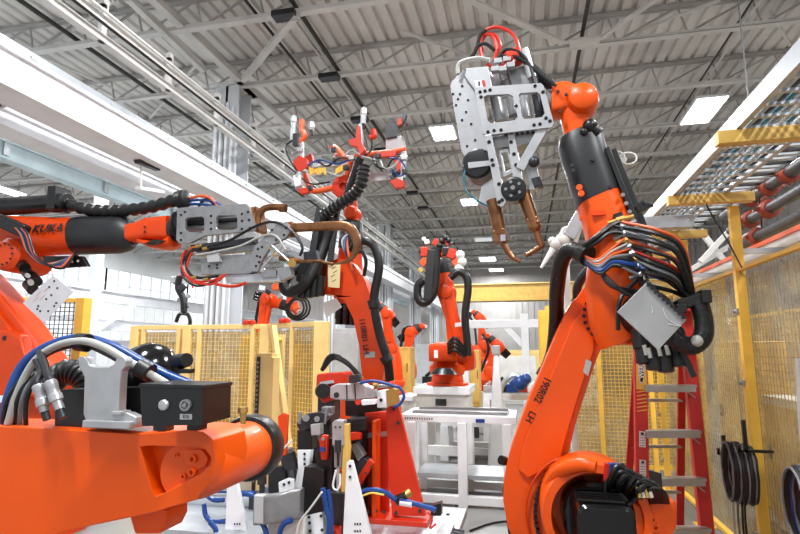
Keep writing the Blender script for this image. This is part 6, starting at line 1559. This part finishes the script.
# upright clamp
part_thing('power_clamp', 'upright silver clamp with an ochre side plate in the middle of the fixture', 'clamp', [
    ('clamp_body', MB().poly(P2, [(332, 423), (335, 420), (343, 421), (344, 446), (332, 446)], th=.07, back=True), 'alu', .005),
    ('screw', dots(P2, [(335.5, 427), (340, 427)], .006), 'hole', 0),
    ('cylinder', MB().poly(P2, [(334, 446), (342, 446), (341, 468), (334, 468)], th=.05, back=True), 'steel', .005),
    ('cylinder_slots', MB().poly(P2.off(.004), [(337, 449), (339, 449), (339, 466), (337, 466)], th=.004), 'hole', 0),
    ('ochre_plate', MB().poly(P2.off(-.01), [(344, 424), (349, 424), (349, 440), (350, 446), (347, 494), (341, 494), (343, 440)], th=.03, back=True), 'gold', .003),
    ('rod', MB().cyl(P2(338, 468), P2(338, 500), .01, n=8), 'alu', 0),
    ('fitting', MB().cyl(P2(338, 440), P2(338, 452), .02, n=8), 'dsteel', 0)], P2(340, 500))
# support under it down to the table
single('support_post', MB().mm((Q(338, 500, 3.12).x - .04, 3.08, ZT2), (Q(338, 500, 3.12).x + .045, 3.18, Q(338, 492, 3.1).z)), M['dsteel'], 'dark steel post carrying the upright silver clamp', 'post', bevel=.004)
single('support_post', MB().mm((Q(356, 450, 3.4).x - .05, 3.36, ZT2), (Q(356, 450, 3.4).x + .05, 3.5, Q(356, 420, 3.3).z)), M['sleeve'], 'charcoal post carrying the black valves left of the stand', 'post', bevel=.004)
# slanted clamp
part_thing('power_clamp', 'slanted clamp of steel and orange blocks leaning right below the red jaw', 'clamp', [
    ('steel_body', MB().poly(P3, [(350, 446), (356, 443), (364, 456), (358, 462)], th=.07, back=True), 'steel', .005),
    ('dark_body', MB().poly(P3, [(356, 464), (364, 458), (371, 462), (356, 482), (354, 472)], th=.07, back=True), 'dsteel', .005),
    ('orange_plate', MB().poly(P3.off(.02), [(355, 481), (369, 459), (374, 463), (360, 486)], th=.03, back=True), 'red', .003),
    ('screw', dots(P3.off(.025), [(371, 467), (366, 473)], .007), 'hole', 0)], P3(360, 486))
# left group
part_thing('red_lever', 'red clamp lever with a blue spot left of the upright silver clamp', 'lever', [
    ('lever', MB().poly(P2, [(319, 440), (322, 435), (327, 436), (327, 448), (326, 460), (321, 460), (320, 450)], th=.04, back=True), 'red', .004),
    ('blue_collar', MB().box(P2.off(.005)(323, 449), (.03, .03, .022)), 'blue', 0),
    ('pin', MB().cyl(P2.off(.0)(323, 439), P2.off(.02)(323, 439), .01, n=10), 'steel', 0),
    ('carrier', MB().poly(P2.off(-.04), [(317, 440), (332, 438), (332, 502), (318, 502)], th=.08, back=True), 'black', .005)], P2(324, 502))
part_thing('swing_clamp', 'dark swing clamp with round steel eyes at the top left of the fixture', 'clamp', [
    ('arm', MB().poly(P3, [(296, 424), (306, 414), (322, 412), (330, 416), (322, 424), (312, 428), (300, 432)], th=.07, back=True), 'dsteel', .005),
    ('eye', MB().cyl(P3(306, 418), P3.off(.03)(306, 418), .022, n=14), 'steel', 0), ('eye', MB().cyl(P3(317, 419), P3.off(.03)(317, 419), .018, n=14), 'steel', 0),
    ('block', MB().poly(P3.off(.02), [(312, 424), (322, 423), (322, 434), (313, 435)], th=.06), 'alu', .004),
    ('black_body', MB().poly(P3.off(-.01), [(297, 430), (312, 430), (312, 450), (297, 450)], th=.1, back=True), 'black', .006),
    ('pins', MB().cyl(P3(300, 424), P3(300, 412), .012, n=8).cyl(P3(325, 424), P3(327, 408), .009, n=8), 'steel', 0)], P3(304, 450))
part_thing('riser_plate', 'tall white drilled riser plate under the dark swing clamp', 'riser', [
    ('plate', MB().poly(P3, [(297, 450), (311, 450), (309, 468), (304, 490), (300, 527), (292, 527), (294, 488), (298, 468)], th=.05, back=True), 'white', .004),
    ('bolt_hole', dots(P3, [(304.5, 454), (304.5, 459), (304.5, 464)], .008), 'hole', 0)], P3(300, 527))
part_thing('drilled_plate', 'white drilled plate standing low beside the black wedge block', 'plate', [
    ('plate', MB().poly(P2, [(303, 514), (322, 512), (325, 560), (299, 560)], th=.04, back=True), 'white', .004),
    ('bolt_hole', dots(P2, [(309, 517), (321, 516), (309.5, 523), (310, 531), (322, 530)], .009), 'hole', 0)], P2(312, 560))
part_thing('wedge_block', 'black angular block beside the shiny curved steel block', 'block', [
    ('block', MB().poly(P2, [(304, 467), (318, 467), (324, 470), (323, 512), (302, 518), (300, 496)], th=.12, back=True), 'black', .006)], P2(312, 518))
part_thing('curved_block', 'shiny curved steel block with three small holes at the front of the fixture', 'block', [
    ('body', MB().loft([(Q(256, 509, 2.98), V((.0, .03, 0)), V((0, 0, .083)), 8), (Q(268, 509, 2.95), V((.0, .035, 0)), V((0, 0, .078)), 8), (Q(282, 507, 2.94), V((0, .035, 0)), V((0, 0, .076)), 8), (Q(294, 504, 2.97), V((0, .035, 0)), V((0, 0, .08)), 8), (Q(302, 503, 3.0), V((0, .03, 0)), V((0, 0, .08)), 8)], 24), 'steel', 0),
    ('end_plate', MB().poly(Plane((0, 2.93, 0), (0, 1, 0)), [(256, 494), (265, 495), (265, 523), (256, 522)], th=.05), 'panel', .004),
    ('bolt_hole', dots(Plane((0, 2.915, 0), (0, 1, 0)), [(280, 502), (280, 506), (280, 510)], .006), 'hole', 0),
    ('stem', MB().cyl(Q(262, 470, 3.0), Q(262, 496, 3.0), .016, n=10).cyl(Q(262, 476, 3.0), Q(262, 484, 3.0), .028, n=8), 'dsteel', 0)], Q(280, 522, 2.98))
single('support_post', MB().mm((Q(290, 500, 3.02).x - .12, 3.0, ZT2 - .0), (Q(290, 500, 3.02).x + .1, 3.04, Q(290, 517, 3.0).z)), M['offwhite'], 'pale post under the shiny curved steel block', 'post')
part_thing('backing_block', 'dark block with a small white drilled plate behind the black end ring', 'block', [
    ('block', MB().poly(P3, [(268, 468), (284, 466), (288, 500), (268, 502)], th=.08, back=True), 'black', .005),
    ('plate', MB().poly(P3.off(.03), [(279, 482), (288, 478), (294, 479), (297, 496), (280, 496)], th=.02), 'white', .003),
    ('bolt_hole', dots(P3.off(.04), [(284, 484.5), (289, 482.5)], .009), 'hole', 0)], P3(278, 502))
part_thing('curved_mirror_block', 'slim polished steel block between the dark block and the riser', 'block', [
    ('block', MB().loft([(P3.off(-.08)(287, 448), V((.03, 0, 0)), V((0, .04, 0)), 5), (P3.off(-.08)(291, 465), V((.035, 0, 0)), V((0, .04, 0)), 5), (P3.off(-.08)(290, 480), V((.05, 0, 0)), V((0, .04, 0)), 5)], 20), 'steel', 0)], P3.off(-.08)(290, 482))
part_thing('guide_plate', 'thin upright orange plate just right of the black end ring', 'plate', [
    ('blade', MB().poly(P3, [(278, 416), (283, 413), (288, 415), (286, 456), (279, 456)], th=.02, back=True), 'orange2', .002),
    ('foot', MB().poly(P3, [(280, 456), (292, 452), (296, 470), (282, 470)], th=.05, back=True), 'dsteel', .003)], P3(284, 470))
# white A-shaped brackets
for (x0, x1, xa, xb, yt, Yq, lb) in ((225, 248, 227, 236, 478, 3.05, 'left white wedge-shaped riser with stamped marks under the black end ring'), (343, 371, 346.5, 353, 462, 3.0, 'right white wedge-shaped riser with two bolts in front of the orange stand')):
    pq = Plane((0, Yq, 0), (0, 1, 0))
    t = part_thing('wedge_riser', lb, 'riser', [
        ('plate', MB().poly(pq, [(xa, yt + 1), (xa + 2, yt - 1), (xb - 1, yt - 1), (xb, yt + 2), (x1, 536), (x1 + 3, 560), (x0 - 1, 560), (x0, 530)], th=.03, back=True), 'white', .003),
        ('bolt', dots(pq, [(350, 466), (350, 477)] if x0 > 300 else [(230, 484)], .008), 'hole', 0)], pq((x0 + x1) / 2, 560))
    mb = MB()
    for i in range(3): mb.box(pq.off(.002)((x0 + x1) / 2 - 2 + i * 2.6, 524), (.008, .002, .01)); mb.box(pq.off(.002)((x0 + x1) / 2 - 2 + i * 2.6, 531), (.008, .002, .01))
    obj('stamped_marks', mb, M['hole'], t)
single('support_post', MB().mm((P3(304, 500).x - .05, 3.36, ZT2), (P3(304, 500).x + .06, 3.46, P3(304, 452).z)), M['dsteel'], 'dark steel post behind the tall white riser plate', 'post')
single('support_post', MB().mm((P3(280, 500).x - .05, 3.36, ZT2), (P3(280, 500).x + .03, 3.46, P3(280, 472).z)), M['dsteel'], 'dark steel post behind the dark block with the white plate', 'post')
# horizontal chrome cylinder at the left, blue hoses
part_thing('air_cylinder', 'horizontal chrome air cylinder behind the left white riser', 'cylinder', [
    ('barrel', MB().cyl(Q(180, 500, 3.5), Q(256, 500, 3.5), .045, n=20), 'zinc', 0),
    ('tie_rod', MB().cyl(Q(180, 492, 3.46), Q(256, 492, 3.46), .008, n=8), 'blue', 0),
    ('end_cap', MB().box(Q(256, 501, 3.5), (.05, .11, .11)), 'dsteel', .004)], Q(218, 520, 3.5))
HZ = [([(203, 486), (206, 494), (214, 500), (224, 500)], 3.2, 'leftmost blue hose arching behind the left white riser'), ([(204, 504), (206, 516), (214, 522), (226, 521)], 3.15, 'lower blue hose looping at the left white riser'),
      ([(236, 496), (245, 494), (254, 496)], 3.2, 'short blue hose right of the left white riser'), ([(358, 500), (363, 492), (374, 490), (386, 493), (396, 500)], 3.1, 'blue hose arching in front of the orange stand'),
      ([(400, 500), (412, 503), (426, 507), (436, 510)], 3.1, 'blue hose bundle running right across the foot of the orange stand'), ([(328, 490), (330, 505), (331, 520), (331, 540)], 2.98, 'vertical blue hose left of the right white riser'),
      ([(323, 488), (326, 508), (329, 520), (328, 540)], 2.96, 'vertical blue hose beside the black wedge block'), ([(292, 520), (284, 524), (280, 532), (280, 545)], 2.92, 'blue hose curling down under the shiny curved block'), ([(393, 386), (400, 388), (404, 396), (400, 404), (394, 407)], 3.2, 'thin blue hose looping right of the clamp on the stand'),
      ([(360, 383), (372, 381), (384, 383), (394, 386)], 3.22, 'thin dark blue hose along the top of the silver clamp'), ([(210, 522), (216, 530), (214, 540)], 3.0, 'blue hose at the bottom edge left of the white riser'), ([(262, 522), (266, 532), (268, 545)], 2.94, 'blue hose under the end plate of the curved block')]
for pts, Yq, lb in HZ: single('air_hose', MB().tube([Q(*q, Yq) for q in pts], .015 if pts[0][1] > 470 else .009, 8), M['blue'], lb, 'hose')
for pts, Yq, lb, m_ in (([(336, 470), (333, 486), (337, 490), (340, 484), (340, 474)], 3.0, 'white looped wire on the upright clamp', 'white'), ([(296, 536), (300, 522), (312, 506), (322, 492)], 2.92, 'cream wire running up from the bottom to the black wedge', 'offwhite'), ([(362, 496), (372, 493), (384, 495)], 3.06, 'yellow wire beside the arching blue hose', 'yellow'), ([(428, 512), (432, 520), (430, 528), (436, 524)], 3.1, 'red wire curl at the right foot of the orange stand', 'redhose'), ([(292, 440), (284, 448), (278, 452)], 3.2, 'thin white wire left of the swing clamp', 'white')):
    single('wire', MB().tube([Q(*q, Yq) for q in pts], .006, 6), M[m_], lb, 'wire')
part_thing('hose_coupler', 'black and brown hose coupler resting against the orange stand', 'coupler', [('coupler', MB().cyl(Q(396, 501, 3.12), Q(407, 496, 3.12), .028, n=12), 'black', .003), ('collar', MB().cyl(Q(404, 496, 3.12), Q(410, 492, 3.14), .022, n=12), 'brass', 0), ('fitting', MB().cyl(Q(400, 502, 3.1), Q(412, 504, 3.1), .018, n=10), 'white', 0)], Q(402, 502, 3.12))
part_thing('connector_strip', 'row of dark connectors on the right edge of the fixture table', 'connector strip', [('strip', MB().mm((TX1 - .1, 3.0, ZT2), (TX1 - .02, 3.3, ZT2 + .05)), 'panel', .003)] + [('terminal', MB().cyl((TX1 - .02, 3.03 + i * .045, ZT2 + .025), (TX1 + .04, 3.03 + i * .045, ZT2 + .02), .012, n=8), 'dsteel', 0) for i in range(6)], (TX1 - .06, 3.15, ZT2))
for i in range(5):
    single('signal_wire', MB().tube([(TX1 + .04, 3.03 + i * .045, ZT2 + .02), (TX1 + .09 + .01 * i, 3.05 + i * .045, ZT2 + .015), (TX1 + .13, 3.06 + i * .06, ZT2 - .06), (TX1 + .1, 3.1 + i * .05, ZT2 - .3)], .005, 6), M['teal'] if i % 2 else M['lgrey'], '%s wire dropping from the connector strip, %s from the front' % ('teal' if i % 2 else 'pale grey', ['first', 'second', 'third', 'fourth', 'fifth'][i]), 'wire')
single('black_bracket', MB().poly(Plane((0, 3.15, 0), (0, 1, 0)), [(431, 506), (441, 503), (441, 516), (430, 516)], th=.06, back=True), M['black'], 'small black bracket on the table right of the orange stand', 'bracket', bevel=.003)
single('red_block', MB().mm((Q(335, 525, 3.02).x - .04, 3.0, ZT2), (Q(335, 525, 3.02).x + .02, 3.08, ZT2 + .06)), M['red'], 'small red block low between the hoses and the right white riser', 'block', bevel=.004)
part_thing('red_gearbox', 'orange-red gearbox with a grey plate behind the silver clamp', 'gearbox', [
    ('housing', MB().poly(Plane((0, 4.3, 0), (0, 1, 0)), [(316, 374), (344, 372), (345, 384), (340, 398), (322, 404), (315, 392)], th=.25, back=True), 'red', .02),
    ('grey_plate', MB().poly(Plane((0, 4.28, 0), (0, 1, 0)), [(320, 382), (333, 380), (334, 383), (320, 385)], th=.02), 'panel', .002),
    ('gear', MB().cyl(Plane((0, 4.3, 0), (0, 1, 0))(322, 391), Plane((0, 4.2, 0), (0, 1, 0))(323, 391), .06, n=20), 'black', .004),
    ('foot', MB().mm((Q(330, 400, 4.4).x - .08, 4.32, 0), (Q(330, 400, 4.4).x + .06, 4.5, Q(330, 396, 4.3).z)), 'dsteel', .006)], (Q(330, 400, 4.4).x, 4.4, 0))
# added posts that fill and darken the background behind the clamps
for i, (px0, px1, pt, Yq, m_, lb) in enumerate(((311, 317, 436, 3.5, 'dsteel', 'added dark steel filler post right of the white riser plate'), (289, 296, 470, 3.5, 'sleeve', 'added charcoal filler post behind the polished steel block'), (324, 331, 408, 3.55, 'dsteel', 'added dark steel filler post behind the red lever'), (349, 356, 462, 3.5, 'steel', 'bright steel post behind the slanted clamp'), (264, 272, 486, 3.6, 'offwhite', 'pale post behind the end plate of the curved block'))):
    x0 = Q(px0, 480, Yq).x; x1 = Q(px1, 480, Yq).x; zt_ = Q(px0, pt, Yq).z
    r = thing('filler_post', lb, 'post', ((x0 + x1) / 2, Yq, ZT2))
    obj('column', MB().mm((x0, Yq - .03, ZT2), (x1, Yq + .03, zt_)), M[m_], r, bevel=.003)
    obj('foot', MB().mm((x0 - .02, Yq - .05, ZT2), (x1 + .02, Yq + .05, ZT2 + .02)), M['dsteel'], r)
    obj('bolt', MB().cyl(((x0 + x1) / 2, Yq - .03, zt_ - .06), ((x0 + x1) / 2, Yq - .042, zt_ - .06), .009, n=8), M['hole'], r)
    obj('head_block', MB().box(((x0 + x1) / 2 + .01, Yq - .04, zt_ - .01), (.07, .07, .05)), M['dsteel' if m_ == 'steel' else 'steel'], r, bevel=.004)
for i, (px, py, m_) in enumerate(((312, 404, 'dsteel'), (322, 402, 'steel'), (300, 437, 'dsteel'))): pass
